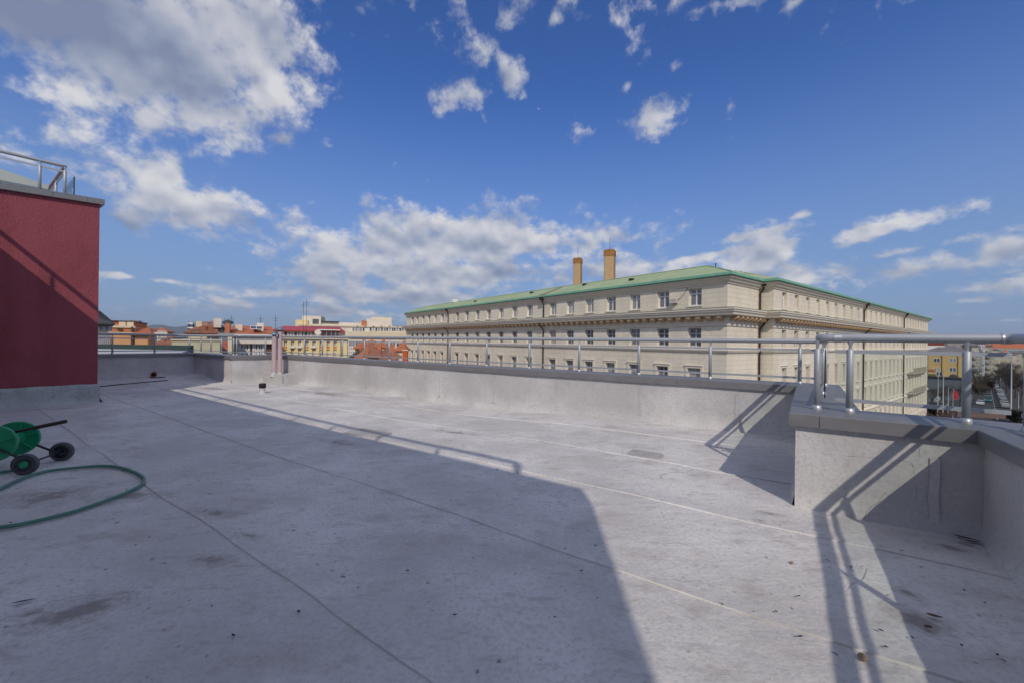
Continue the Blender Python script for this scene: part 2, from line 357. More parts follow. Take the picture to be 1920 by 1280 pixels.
# ------------------------------------------------------------------ terrace floor levels (measured falls towards the drains)
CTL = [(-9.7, 9.4, .06), (-8.69, 10.93, .07), (-6.71, 9.56, -.033), (-5.75, 10.25, -.066), (-.77, 6.88, -.06), (2.06, 4.96, .032), (2.59, 4.6, .06), (1.79, 2.55, .016),
       (2.46, 2.1, .04), (2.2, 1.75, .04), (-6.9, 6.4, -.03), (-3, 4, -.03), (0, 1.5, 0.0)]
def fz(x, y):
    sw = sz = 0
    for a, b, c in CTL:
        w = ((x - a) ** 2 + (y - b) ** 2 + .3) ** -1.5; sw += w; sz += w * c
    return sz / sw
def onfloor(u, v):
    d = ray(u, v); z = 0.0
    for _ in range(15):
        t = (z - EYE) / d.z; z = fz(d.x * t, t)
    return Vector((d.x * t, t, z))
CAPZ = .62
UD = Vector((.8224, -.5689, 0)); VD = Vector((.5689, .8224, 0))
UANG = math.atan2(UD.y, UD.x)
GZ = -17.5                      # street level

# inner edge of the coping, from behind the red wing round to the tower; outside is on the left of the walk
EDGE = [Vector(p) for p in [(-10.35, 8.45), (-8.69, 10.93), (-6.71, 9.56), (-6.12, 10.42), (3.055, 4.29), (1.775, 2.556), (2.455, 2.105), (.32, -1.0)]]
def offset(poly, d):
    res = []
    n = len(poly)
    for i, p in enumerate(poly):
        ns = []
        if i > 0: e = (p - poly[i - 1]).normalized(); ns.append(Vector((-e.y, e.x)))
        if i < n - 1: e = (poly[i + 1] - p).normalized(); ns.append(Vector((-e.y, e.x)))
        if len(ns) == 1: res.append(p + ns[0] * d)
        else:
            b = (ns[0] + ns[1]).normalized(); res.append(p + b * (d / b.dot(ns[0])))
    return res

stain_px = [(150, 1145, .22, .12, 20, .55), (60, 1150, .12, .06, 10, .35), (400, 960, .18, .07, -10, .4), (465, 1003, .12, .05, -20, .45), (395, 1050, .14, .07, -20, .4), (240, 930, .3, .16, 0, .35), (90, 930, .35, .2, 0, .4),
            (640, 830, .35, .12, -30, .35), (615, 738, .75, .2, -30, .7), (545, 716, .45, .12, -30, .75), (400, 728, .45, .14, -20, .6), (855, 810, .4, .1, -33, .35), (1210, 852, .16, .09, -30, .3),
            (1700, 1110, .06, .04, -50, .5), (1725, 1160, .13, .09, -60, .4), (1780, 1025, .07, .04, -40, .75), (1815, 1020, .07, .04, -40, .85), (1435, 960, .10, .04, -30, .4), (1425, 975, .05, .03, -30, .4), (190, 700, .3, .1, 0, .3), (120, 765, .5, .05, 30, .7)]
STAINS = []
for (u, v, rx, ry, a, k) in stain_px:
    p = onfloor(u, v); STAINS.append((p.x, p.y, rx, ry, a, k, (.20, .17, .15)))
M_FLOOR = membrane('roof_membrane', (.655, .635, .62), STAINS)

def terrace():
    base = MB()
    inner = [p for p in offset(EDGE, .2)]
    poly = [(p.x, p.y) for p in reversed(inner)] + [(-13.5, 4.0), (-9, -3), (-2, -6.5), (2.2, -4.2)]
    base.prism(poly, -.6, -.10)
    floor = tag(base.build('roof_floor', M_FLOOR), kind='structure')
    # membrane sheets laid side by side with laps, running along the long parapet
    b0 = .88; wd = .91
    for k in range(-3, 12):
        lo = b0 + (k - 1) * wd; hi = lo + wd + .08
        a = -13.0; segs = []
        cut = -13.0 + (3.1 * k) % 5.3
        cuts = [-13.4] + [c for c in (cut, cut + 7.4, cut + 14.8) if -13 < c < 2.5] + [3.4]
        for si in range(len(cuts) - 1):
            a0, a1 = cuts[si], cuts[si + 1] + (.09 if si < len(cuts) - 2 else 0)
            mb = MB(); nx = max(2, int((a1 - a0) / .18)); ny = 9
            vs = []
            for i in range(nx + 1):
                for j in range(ny + 1):
                    aa = a0 + (a1 - a0) * i / nx; t = j / ny
                    wob = (mnoise.noise(Vector((aa * 1.3, k * 7.1, 0))) * .014 + mnoise.noise(Vector((aa * 5, k * 3.3, 4))) * .006) if j == 0 else 0
                    bb = lo + (hi - lo) * t + wob
                    p = UD * aa + VD * bb
                    z = fz(p.x, p.y) + mnoise.noise(Vector((p.x * 1.7, p.y * 1.7, 1))) * .006 + mnoise.noise(Vector((p.x * 5, p.y * 5, 3))) * .0022
                    z += .0065 * max(0, 1 - t / .14) + (.007 if si % 2 else 0) * max(0, 1 - i / 3.0)
                    vs.append((p.x, p.y, z))
            fs = [(i * (ny + 1) + j, (i + 1) * (ny + 1) + j, (i + 1) * (ny + 1) + j + 1, i * (ny + 1) + j + 1) for i in range(nx) for j in range(ny)]
            keep = []
            for f in fs:
                c = sum((Vector(vs[q][:2]) for q in f), Vector((0, 0))) / 4
                if inside(c, poly): keep.append(f)
            if not keep: continue
            used = set(q for f in keep for q in f)
            mb.add(vs, keep, True)
            # the free lap edge towards the tower has thickness, coloured paler to offset its shade
            e = [vs[i * (ny + 1)] for i in range(nx + 1)]
            low = [(x, y, z - .008) for x, y, z in e]
            eb = MB(); eb.add(e + low, [(nx + 1 + i, nx + 2 + i, i + 1, i) for i in range(nx) if i * (ny + 1) in used and (i + 1) * (ny + 1) in used])
            sheet = mb.build('membrane_sheet', M_FLOOR, floor)
            if eb.f: eb.build('lap_edge', mat('lap_shade_offset', (.74, .72, .70), .95, .45, 1.2), sheet)
    return floor
def inside(c, poly):
    r = False; j = len(poly) - 1
    for i in range(len(poly)):
        if (poly[i][1] > c.y) != (poly[j][1] > c.y) and c.x < (poly[j][0] - poly[i][0]) * (c.y - poly[i][1]) / (poly[j][1] - poly[i][1]) + poly[i][0]: r = not r
        j = i
    return r
terrace()

# ------------------------------------------------------------------ parapets with grey sheet coping
INN = EDGE; FACE = offset(EDGE, .035); BACK = offset(EDGE, .33); OUT = offset(EDGE, .375)
def parapet_run(parent, i, joints):
    p0, p1 = FACE[i], FACE[i + 1]; q0, q1 = BACK[i], BACK[i + 1]
    Lr = (p1 - p0).length; n = max(3, int(Lr / .22)); m = 8
    e = (p1 - p0).normalized(); nrm = Vector((-e.y, e.x))
    mb = MB(); vs = []
    for a in range(n + 1):
        t = a / n; p = p0.lerp(p1, t); zb = fz(p.x, p.y) - .08
        for b in range(m + 1):
            s = b / m; z = zb + (CAPZ - .035 - zb) * s
            w = mnoise.noise(Vector((p.x * 1.5, p.y * 1.5, z * 2.2))) * .010 + mnoise.noise(Vector((p.x * 6, p.y * 6, z * 6))) * .003
            if a in (0, n): w *= .2
            foot = .05 * max(0, 1 - (z - zb - .06) / .13) ** 2 if 0 < a < n else 0.02 * max(0, 1 - (z - zb - .06) / .13) ** 2
            p2 = p - nrm * (w + foot)
            vs.append((p2.x, p2.y, z))
    fs = [(a * (m + 1) + b, (a + 1) * (m + 1) + b, (a + 1) * (m + 1) + b + 1, a * (m + 1) + b + 1) for a in range(n) for b in range(m)]
    mb.add(vs, fs, True)
    wall_poly = [(p0.x + nrm.x * .02, p0.y + nrm.y * .02), (p1.x + nrm.x * .02, p1.y + nrm.y * .02), (q1.x, q1.y), (q0.x, q0.y)]
    mb.prism(wall_poly, -.6, CAPZ - .02)
    mb.build('wall', M_WALLMEM, parent)
    # membrane seams: narrow vertical laps
    for s in [x for x in joints if x < 0]:
        pass
    cuts = [0] + [j for j in joints if 0 < j < 1] + [1]
    for k in range(len(cuts) - 1):
        g0 = .0015 / Lr if k else 0; g1 = .0015 / Lr if k < len(cuts) - 2 else 0
        a0, a1 = INN[i].lerp(INN[i + 1], cuts[k] + g0), INN[i].lerp(INN[i + 1], cuts[k + 1] - g1)
        b0, b1 = OUT[i].lerp(OUT[i + 1], cuts[k] + g0), OUT[i].lerp(OUT[i + 1], cuts[k + 1] - g1)
        c = MB(); z0, z1 = CAPZ - .078, CAPZ
        w = Vector((nrm.x * .004, nrm.y * .004))
        prof = lambda a, b: [(a.x, a.y, z0), (a.x, a.y, z1 - .004), (a.x + w.x, a.y + w.y, z1), (b.x, b.y, z1 + .006), (b.x, b.y, z0), (a.x + w.x * 4, a.y + w.y * 4, z0)]
        A, B = prof(a0, b0), prof(a1, b1)
        c.add(A + B, [(j, (j + 1) % 6, 6 + (j + 1) % 6, 6 + j) for j in range(6)] + [tuple(range(5, -1, -1)), tuple(range(6, 12))])
        c.build('coping', M_COPE, parent)
def seam_strip(parent, i, t, w=.05, z0=.05, z1=.5):
    p = FACE[i].lerp(FACE[i + 1], t); e = (FACE[i + 1] - FACE[i]).normalized(); nrm = Vector((-e.y, e.x))
    mb = MB(); vs = []; K = 9
    for k in range(K + 1):
        z = z0 + (z1 - z0) * k / K; off = mnoise.noise(Vector((z * 9, t * 30, 0))) * .006
        wv = mnoise.noise(Vector(((p.x) * 1.5, p.y * 1.5, z * 2.2))) * .010
        for s, d in ((0, .006), (1, .011)):
            q = p + e * (w * s + off) - nrm * (wv + d + (.03 * max(0, 1 - z / .14) ** 2))
            vs.append((q.x, q.y, z))
    mb.add(vs, [(2 * k, 2 * k + 1, 2 * k + 3, 2 * k + 2) for k in range(K)], True)
    r = [vs[2 * k + 1] for k in range(K + 1)]
    mb.add(r + [(x + nrm.x * .03, y + nrm.y * .03, z) for x, y, z in r], [(k, k + 1, K + 2 + k, K + 1 + k) for k in range(K)])
    mb.build('membrane_seam', M_WALLMEM, parent)

pw = thing('parapet_wall', 'long sunlit grey parapet wall facing the stone building with green roof', 'parapet')
parapet_run(pw, 4 - 1, [.17, .35, .53, .71, .89])
for t in (.10, .33, .52, .63, .735, .845, .945): seam_strip(pw, 3, t)
pw2 = thing('parapet_wall', 'white rendered parapet block stepping forward at the end of the long parapet', 'parapet')
parapet_run(pw2, 4, [.5]); parapet_run(pw2, 5, [.19])
seam_strip(pw2, 5, .745, .04, .05, .44)
def on_face(i, u, v, d=.004):
    e = (FACE[i + 1] - FACE[i]).normalized(); n = Vector((-e.y, e.x)); k = ray(u, v)
    t = FACE[i].dot(n) / (k.x * n.x + k.y * n.y); p = k * t
    w = mnoise.noise(Vector((p.x * 1.5, p.y * 1.5, (p.z + EYE) * 2.2))) * .010 + mnoise.noise(Vector((p.x * 6, p.y * 6, (p.z + EYE) * 6))) * .003
    return Vector((p.x - n.x * (w + d), p.y - n.y * (w + d), p.z + EYE))
M_CRACK = mat('crack_fill', (.27, .255, .24), .95, .4, 20)
for pts in ([(1489, 842), (1530, 848), (1580, 853), (1640, 858), (1690, 862), (1708, 866), (1713, 876), (1714, 895)], [(1722, 828), (1724, 838), (1723, 848), (1725, 858)], [(1716, 905), (1718, 930), (1716, 960), (1719, 985)]):
    P_ = []
    for q, r in zip(pts[:-1], pts[1:]):
        for k in range(6): P_.append(on_face(5, q[0] + (r[0] - q[0]) * k / 6 + random.uniform(-.8, .8), q[1] + (r[1] - q[1]) * k / 6 + random.uniform(-.8, .8), -.0006))
    MB().tube(P_, [random.uniform(.0008, .0018) for _ in P_], 5).build('crack', M_CRACK, pw2)
pw3 = thing('parapet_wall', 'shaded parapet wall running from the white block towards the tower', 'parapet')
parapet_run(pw3, 6, [.55]); seam_strip(pw3, 6, .12, .05)
pw4 = thing('parapet_wall', 'short grey parapet meeting the far corner behind the red wing', 'parapet')
parapet_run(pw4, 0, [.5]); seam_strip(pw4, 0, .62)
pw5 = thing('parapet_wall', 'shaded grey parapet with a lit return beside the two pink pipes', 'parapet')
parapet_run(pw5, 1, []); parapet_run(pw5, 2, [])

# ------------------------------------------------------------------ railings
def arc_join(pts, r):              # round the corners of a polyline
    pts = [Vector(p) for p in pts]; res = [pts[0]]
    for i in range(1, len(pts) - 1):
        a = (pts[i - 1] - pts[i]).normalized(); b = (pts[i + 1] - pts[i]).normalized()
        s, e = pts[i] + a * r, pts[i] + b * r
        for k in range(7):
            t = k / 6; res.append(s * (1 - t) ** 2 + pts[i] * 2 * t * (1 - t) + e * t * t)
    return res + [pts[-1]]
_post = {}
def post_meshes(h, r):
    key = (round(h, 3), r)
    if key not in _post:
        p = MB().lathe([(0, 0), (r, 0), (r, h - .075), (r * .72, h - .07), (r * .0, h - .069)], seg=14).mesh('post', M_STEEL)
        fl = MB().lathe([(r * 1.5, 0), (r * 1.5, .012), (r * 1.25, .03), (r * .98, .032)], seg=14).mesh('base_flange', M_CHROME)
        tp = MB().lathe([(r * .45, h - .075), (r * .45, h - .045), (r * .95, h - .025), (r * .95, h - .018)], seg=12).mesh('saddle', M_CHROME)
        _post[key] = (p, fl, tp)
    return _post[key]
def railing(label, path, posts, zc, zr=1.095, r_rail=.026, r_post=.0185, bars=(1.0, .69), bar_runs=None, glass=None, corner_r=.07, cat='railing', collars=()):
    rt = thing('railing', label, cat, (path[0][0], path[0][1], zc))
    o = Vector((path[0][0], path[0][1], zc))
    loc = lambda p, z: Vector((p[0], p[1], z)) - o
    pts = [loc(p, zr) for p in path]
    MB().tube(arc_join(pts, corner_r) if len(pts) > 2 else pts, r_rail, 14).build('handrail', M_STEEL, rt)
    for c, d in collars:
        MB().tube([loc(c, zr) - Vector((d[0], d[1], 0)) * .02, loc(c, zr) + Vector((d[0], d[1], 0)) * .02], r_rail + .0022, 14).build('collar', M_CHROME, rt)
    P, F, T = post_meshes(zr - zc, r_post)
    for p in posts:
        po = link('post', P, rt, loc(p, zc)); link('base_flange', F, po); link('saddle', T, po)
    for run in (bar_runs or [path]):
        for a, b in zip(run[:-1], run[1:]):
            a, b = Vector(a[:2]), Vector(b[:2]); e = (b - a).normalized(); n = Vector((-e.y, e.x)) * .006
            for z in bars:
                q = [a - n - o.xy, b - n - o.xy, b + n - o.xy, a + n - o.xy]
                MB().prism([(x.x, x.y) for x in q], z - o.z - .0115, z - o.z + .0115).build('bar', M_STEEL, rt)
            if glass:
                n2 = n * .6
                q = [a - n2 - o.xy, b - n2 - o.xy, b + n2 - o.xy, a + n2 - o.xy]
                MB().prism([(x.x, x.y) for x in q], glass[0] - o.z, glass[1] - o.z).build('glass_panel', M_GLASS, rt)
    return rt
def ab(a, b): p = UD * a + VD * b; return (p.x, p.y)
def onl(u, Yref_pt, d):           # where the sight line of column u crosses the vertical plane through a point along d
    k = ray(u, 660); o = Vector(Yref_pt)
    s = (o.x - k.x * o.y) / (k.x * d.y - d.x)
    return (o.x + d.x * s, o.y + d.y * s)
RL = offset(EDGE, .25)             # rail line, set back on the coping
e_long = (EDGE[4] - EDGE[3]).normalized()
long_start = RL[3] + e_long * .25
railing('long grey metal railing with many posts on the sunlit parapet', [(long_start.x, long_start.y), (RL[4].x, RL[4].y)],
        [onl(u, RL[3], e_long) for u in (570.6, 604.4, 641.5, 683.5, 730.6, 783.5, 843.5, 912.7, 992.6, 1086, 1198, 1332, 1500)], CAPZ)
e_ab = (EDGE[6] - EDGE[5]).normalized(); e_rt = (EDGE[7] - EDGE[6]).normalized(); e_re = (EDGE[5] - EDGE[4]).normalized()
p0 = at(1537, 765, 2.74).xy; p1 = at(1594, 773, 2.58).xy; p2 = at(1813, 791, 2.27).xy
ABL = lambda u: onl(u, (p1.x, p1.y), (p2 - p1).normalized())
corner_ab = Vector(ABL(1537)); corner_rt = Vector(ABL(1903))
cR = corner_rt
rt_end = cR + e_rt * 3.4
rr = railing('bent grey railing with glass panels on the white parapet block', [(RL[4].x - .04, RL[4].y - .05), tuple(corner_ab), tuple(cR), tuple(rt_end)],
        [tuple(corner_ab + Vector((.0, .02))), ABL(1594), ABL(1813), tuple(cR + e_rt * .16), tuple(cR + e_rt * 1.05), tuple(cR + e_rt * 1.95), tuple(cR + e_rt * 2.85), tuple(Vector(corner_ab).lerp(RL[4], .5)), tuple(Vector(corner_ab).lerp(RL[4], .95))],
        CAPZ, zr=1.10, r_rail=.0265, r_post=.0185, bars=(1.013, .70),
        bar_runs=[[ABL(1566), ABL(1897)], [tuple(cR + e_rt * .1), tuple(cR + e_rt * 3.3)], [tuple(Vector(corner_ab).lerp(RL[4], .05)), tuple(Vector(corner_ab).lerp(RL[4], .93))]],
        glass=(.69, 1.018), corner_r=.06, collars=[(ABL(1570), e_ab), (ABL(1886), e_ab)])
g_edge = MB(); g_edge.tube([Vector((0, 0, 0)), Vector((0, 0, .33))], .004, 6)
ge = g_edge.build('glass_edge_seal', M_RUBBER, rr); q = Vector(corner_ab).lerp(RL[4], .06); ge.location = Vector((q.x + .035, q.y, .69)) - rr.location
e_w2 = (EDGE[2] - EDGE[1]).normalized(); e_w1 = (EDGE[1] - EDGE[0]).normalized()
railing('distant grey railing on the shaded parapets beside the red wing', [tuple(RL[0]), tuple(RL[1]), tuple(RL[2]), tuple(RL[3]), (long_start.x, long_start.y)],
        [onl(u, RL[0], e_w1) for u in (210.6, 289.8, 355)] + [onl(u, RL[1], e_w2) for u in (377, 395.6, 415.6, 438)] + [tuple(RL[2] - e_w2 * .1), tuple(RL[2].lerp(RL[3], .6))], CAPZ, corner_r=.06)

# ------------------------------------------------------------------ red penthouse: wing on the left, tower behind the camera
TOPZ = 3.25
WTOP = 3.29                     # the wing's coping
Rc = Vector((-6.80, 6.57)); fd = Vector((.625, .78)).normalized(); sideways = Vector((-.8172, .5763))
slab_c = Vector((-3.7935, 2.1364)); ed = Vector((.8172, -.5763)); nn_ = Vector((.5763, .8172))
T_ = Vector((.855, -1.142)); T_ = slab_c + ed * (T_ - slab_c).dot(ed)
def penthouse():
    ph = thing('penthouse', 'dark red stucco rooftop penthouse with grey metal coping', 'building', (Rc.x, Rc.y, 0))
    o = Vector((Rc.x, Rc.y))
    t_meet = ((Rc - slab_c).dot(nn_)) / fd.dot(nn_)
    J = Rc - fd * (t_meet + .85)
    back = 6.5
    Wc = T_ - ed * 1.9 - nn_ * .85
    S2 = Rc + sideways * 6.0
    poly = [Wc, J, Rc, S2, S2 - nn_ * 8.0, Wc - nn_ * back]
    poly = [p - o for p in poly]
    # the wing's parapet falls a little towards the tower
    fall = .075
    ztop = [TOPZ - .06, TOPZ - .06 - fall * 2.1, WTOP - .06, WTOP - .06, TOPZ - .06, TOPZ - .06]
    W = MB().prism([(p.x, p.y) for p in poly][::-1], -.2, ztop[::-1]); W.build('wall', M_RED, ph)
    # added white bounce panel under the slab, unseen behind the camera, brightens nearby shade
    BOUNCE = mat('bounce_white', (.70, .69, .67), .9, .05, 1)
    a_, b_ = Wc - o + nn_ * .02, J - o + nn_ * .02
    MB().prism([(a_.x, a_.y), (b_.x, b_.y), (b_.x - nn_.x * .01, b_.y - nn_.y * .01), (a_.x - nn_.x * .01, a_.y - nn_.y * .01)][::-1], .3, TOPZ - .25).build('bounce_panel', BOUNCE, ph)
    # plinth: membrane turned up round the foot
    pl = MB(); off = offset([Wc, J, Rc, S2], -.018); offb = offset([Wc, J, Rc, S2], -.05)
    A = [Wc, J, Rc, S2]
    for i in range(3):
        a, b = A[i] - o, A[i + 1] - o; n = max(4, int((b - a).length / .12)); e = (b - a).normalized()
        nr = Vector((e.y, -e.x))
        vs = []
        for k in range(n + 1):
            p = (offset(A, -.022)[i] - o).lerp(offset(A, -.022)[i + 1] - o, k / n); pb = (offset(A, -.022)[i] - o).lerp(offset(A, -.022)[i + 1] - o, k / n)
            lp = A[i].lerp(A[i + 1], k / n); fzz = fz(lp.x, lp.y)
            zt = .27 + mnoise.noise(Vector((lp.x * 4, lp.y * 4, 2))) * .012
            ob = nr * -1
            w1 = mnoise.noise(Vector((lp.x * 3, lp.y * 3, 5))) * .006
            L_ = Vector((e.y, -e.x))
            for off_, z in ((-.03, zt + .004), (0.0, zt), (.004 + w1, zt - .06), (.004 + w1, fzz + .09), (.02 + w1, fzz + .035), (.07, fzz - .02)):
                q = p + L_ * off_
                vs.append((q.x, q.y, z))
        pl.add(vs, [(k * 6 + j, k * 6 + j + 1, (k + 1) * 6 + j + 1, (k + 1) * 6 + j) for k in range(n) for j in range(5)], True)
    pl.build('plinth', M_PLINTH, ph)
    # coping of the wing in sheets
    cin = offset([J, Rc, S2], -.05); cout = offset([J, Rc, S2], .42)
    Apts = [J, Rc, S2]
    for i in range(2):
        cuts = [0, .52, .80, .93, 1] if i == 0 else [0, .3, .6, 1]
        for k in range(len(cuts) - 1):
            a, b = cin[i].lerp(cin[i + 1], cuts[k] + .001) - o, cin[i].lerp(cin[i + 1], cuts[k + 1] - .001) - o
            c, d = cout[i].lerp(cout[i + 1], cuts[k + 1] - .001) - o, cout[i].lerp(cout[i + 1], cuts[k] + .001) - o
            ff = (lambda t: fall * 2.1 * (1 - t)) if i == 0 else (lambda t: 0)
            za, zb = WTOP - ff(cuts[k]), WTOP - ff(cuts[k + 1])
            MB().prism([(a.x, a.y), (b.x, b.y), (c.x, c.y), (d.x, d.y)], [za - .085, zb - .085, zb - .085, za - .085], [za, zb, zb, za]).build('coping', M_COPE, ph)
    # slanted light metal flashing inside the wing's railing
    M_FL = mat('pale_flashing', (.50, .55, .50), .45, .06, 2, metal=.2)
    a = J - fd * 0 + sideways * .55; b = Rc - fd * .50 + sideways * .55
    aa, bb = a - o, b - o; w = sideways * .05
    MB().prism([(aa.x + w.x, aa.y + w.y), (bb.x + w.x, bb.y + w.y), (bb.x, bb.y), (aa.x, aa.y)], TOPZ - .1, [WTOP + .68, WTOP + .19, WTOP + .19, WTOP + .68]).build('flashing', M_FL, ph)
    # unseen tower roof slab, overhang shaped to cast the floor shadow, pale for fill
    sl_l = Rc - fd * t_meet
    S = [T_, sl_l - ed * .3, sl_l - ed * .3 - nn_ * 7.0, T_ + Vector((-.05, -1.0)) * 7.0]
    S = [p - o for p in S]
    MB().prism([(p.x, p.y) for p in S][::-1], [TOPZ - .22] * 4, [TOPZ] * 4).build('roof_slab', mat('slab_fill_white', (.6, .6, .58), .85, .06), ph)
    return ph
penthouse()
# railing on the wing
ra = Rc - fd * 2.0 + sideways * .22; rb = Rc - fd * .36 + sideways * .22; rcn = rb + sideways * 2.2
railing('grey railing with a glass panel on top of the red wing', [tuple(ra), tuple(rb), tuple(rcn)],
        [tuple(rb), tuple(rb - fd * .26), tuple(rb - fd * 1.1), tuple(rb + sideways * .9), tuple(rb + sideways * 1.9)], WTOP - .03, zr=WTOP + .47, bars=(WTOP + .38,), corner_r=.05,
        bar_runs=[[tuple(ra), tuple(rb)], [tuple(rb + sideways * .03), tuple(rcn)]])
gp = MB(); q0_ = rb + fd * .10; q1_ = q0_ + sideways * .7
# the glass panel standing past the corner post
gw = thing('glass_screen', 'narrow upright glass screen beside the railing on the red wing', 'glass screen', (q0_.x, q0_.y, WTOP - .03))
n_ = Vector((fd.x, fd.y)) * .004
MB().prism([(-n_.x, -n_.y), (n_.x, n_.y), (n_.x + sideways.x * .7, n_.y + sideways.y * .7), (-n_.x + sideways.x * .7, -n_.y + sideways.y * .7)][::-1], 0, .36).build('pane', M_GLASS, gw)
MB().box(-.006, .006, -.006, .006, 0, .365).build('edge_strip', mat('green_glass_edge', (.03, .10, .09), .2, .05), gw)
MB().prism([(-.03, -.03), (.03, -.03), (.03, .03), (-.03, .03)], -.01, .02).build('foot', M_STEEL, gw)
# railing on the tower slab (its shadow crosses the floor)
tip = onfloor(972, 868); run_ = (TOPZ + .47 - tip.z) / TO_SUN.z
Tc = Vector((tip.x, tip.y)) + Vector((TO_SUN.x, TO_SUN.y)) * run_
t0 = Tc - ed * 9.75; t1 = Tc + Vector((-.05, -1)) * 4.0
railing('grey metal railing on the penthouse tower roof', [tuple(t0), tuple(Tc), tuple(t1)],
        [tuple(Tc - ed * (.05 + .9 * k)) for k in range(11)] + [tuple(Tc + Vector((-.05, -1)) * (.9 * k)) for k in range(1, 5)], TOPZ - .004, zr=TOPZ + .47, r_rail=.03, bars=(TOPZ + .10,), corner_r=.05)

# ------------------------------------------------------------------ small things on the roof floor
def pvc_pipes():
    c0 = at(519, 700, 9.75)
    c0.z = fz(c0.x, c0.y)
    bx = thing('pipe_plinth', 'white rendered upstand box at the foot of the pink pipes', 'plinth', (c0.x, c0.y, c0.z), UANG)
    mb = MB(); vs = []
    w0, w1, d0, d1, h = -.42, .34, -.10, .45, .24
    mb.prism([(w0 - .05, d0 - .05), (w1 + .05, d0 - .05), (w1 + .05, d1), (w0 - .05, d1)], -.08, .04)
    bm = MB().box(w0, w1, d0, d1, -.05, h)
    mb.v += bm.v and []; mb.add(bm.v, bm.f)
    mb.box(w0 - .025, w0 + .09, d0 - .02, d0 + .05, 0.0, h + .012); mb.box(w1 - .07, w1 + .03, d0 - .02, d0 + .06, 0.0, h + .012)
    mb.build('body', M_WALLMEM, bx)
    for (u, vt, Y, nm) in ((513.8, 631, 9.72, 0), (524.5, 622, 9.82, 1)):
        p = at(u, 690, Y); top = at(u, vt, Y).z; zb = c0.z + .20
        t = thing('vent_pipe', ['shorter pink plastic vent pipe with pointed grey cowl', 'taller pink plastic vent pipe with pointed grey cowl'][nm], 'pipe', (p.x, p.y, zb))
        MB().tube([(0, 0, 0), (0, 0, top - zb)], .052, 16).build('pipe', mat('pink_pipe', (.50, .38, .40), .5, .08, 8, dirt=(.3, .25, .25), dirt_amt=.3, spec=.4), t)
        MB().tube([(0, 0, top - zb - .04), (0, 0, top - zb + .045)], .045, 14).build('collar', mat('grey_plastic', (.2, .2, .22), .5), t)
        MB().lathe([(.0, top - zb + .13), (.098, top - zb + .05), (.098, top - zb + .04), (.03, top - zb + .05)], seg=16).build('cowl', mat('blue_grey_cowl', (.17, .26, .33), .4, .08, metal=.3), t)
        MB().lathe([(.085, -.01), (.07, .03), (.054, .09)], seg=14).build('sealing_boot', M_WALLMEM, t)
pvc_pipes()
def vent():
    p = onfloor(492, 737)
    t = thing('roof_vent', 'short white roof vent stub with a black cap', 'vent', (p.x, p.y, p.z - .01))
    MB().lathe([(.09, 0), (.06, .025), (.05, .06), (.047, .13)], seg=18).build('stub', M_WALLMEM, t)
    MB().lathe([(.0, .215), (.055, .21), (.062, .195), (.062, .125), (.05, .12), (0, .12)], seg=18).build('cap', M_RUBBER, t)
    p = onfloor(506.5, 718.5)
    t = thing('pipe_stub', 'black open pipe stub lying at the foot of the white box', 'pipe', (p.x, p.y, p.z + .045))
    MB().lathe([(.030, -.001), (.036, 0), (.036, .22), (.030, .22), (.030, -.001)], axis=(-.55, 1, .06), seg=16).build('tube', M_RUBBER, t)
    p = onfloor(288, 706)
    t = thing('pipe_stub', 'orange clay pipe stub lying open by the shaded parapet', 'pipe', (p.x, p.y, p.z + .055))
    MB().lathe([(.048, 0), (.062, 0), (.062, .05), (.055, .06), (.055, .3), (.046, .3), (.046, 0)], axis=(-.85, 1, .05), seg=18).build('tube', mat('orange_clay', (.42, .12, .05), .6, .15, 10), t)
    MB().lathe([(.0, .04), (.047, .04)], axis=(-.85, 1, .05), seg=18).build('plug', M_RUBBER, t)
    a = onfloor(182, 725.5); b = onfloor(314, 713); a.z += .012; b.z += .012
    mid = a.lerp(b, .6); mid.z = fz(mid.x, mid.y) + .012; m2 = a.lerp(b, .3); m2.z = fz(m2.x, m2.y) + .012
    o = MB().tube([v - a for v in (a, m2, mid, b)], .009, 6).build('cable', M_RUBBER); o.location = a
    tag(o, 'thin black cable lying on the shaded roof floor beside the red wing', 'cable')
    a = onfloor(281, 708.5); b = onfloor(310, 707); a.z += .012; b.z += .012
    o = MB().tube([Vector((0, 0, 0)), b - a], .010, 6).build('rod', M_RUBBER); o.location = a
    tag(o, 'short dark rod under the orange clay pipe stub', 'rod')
vent()

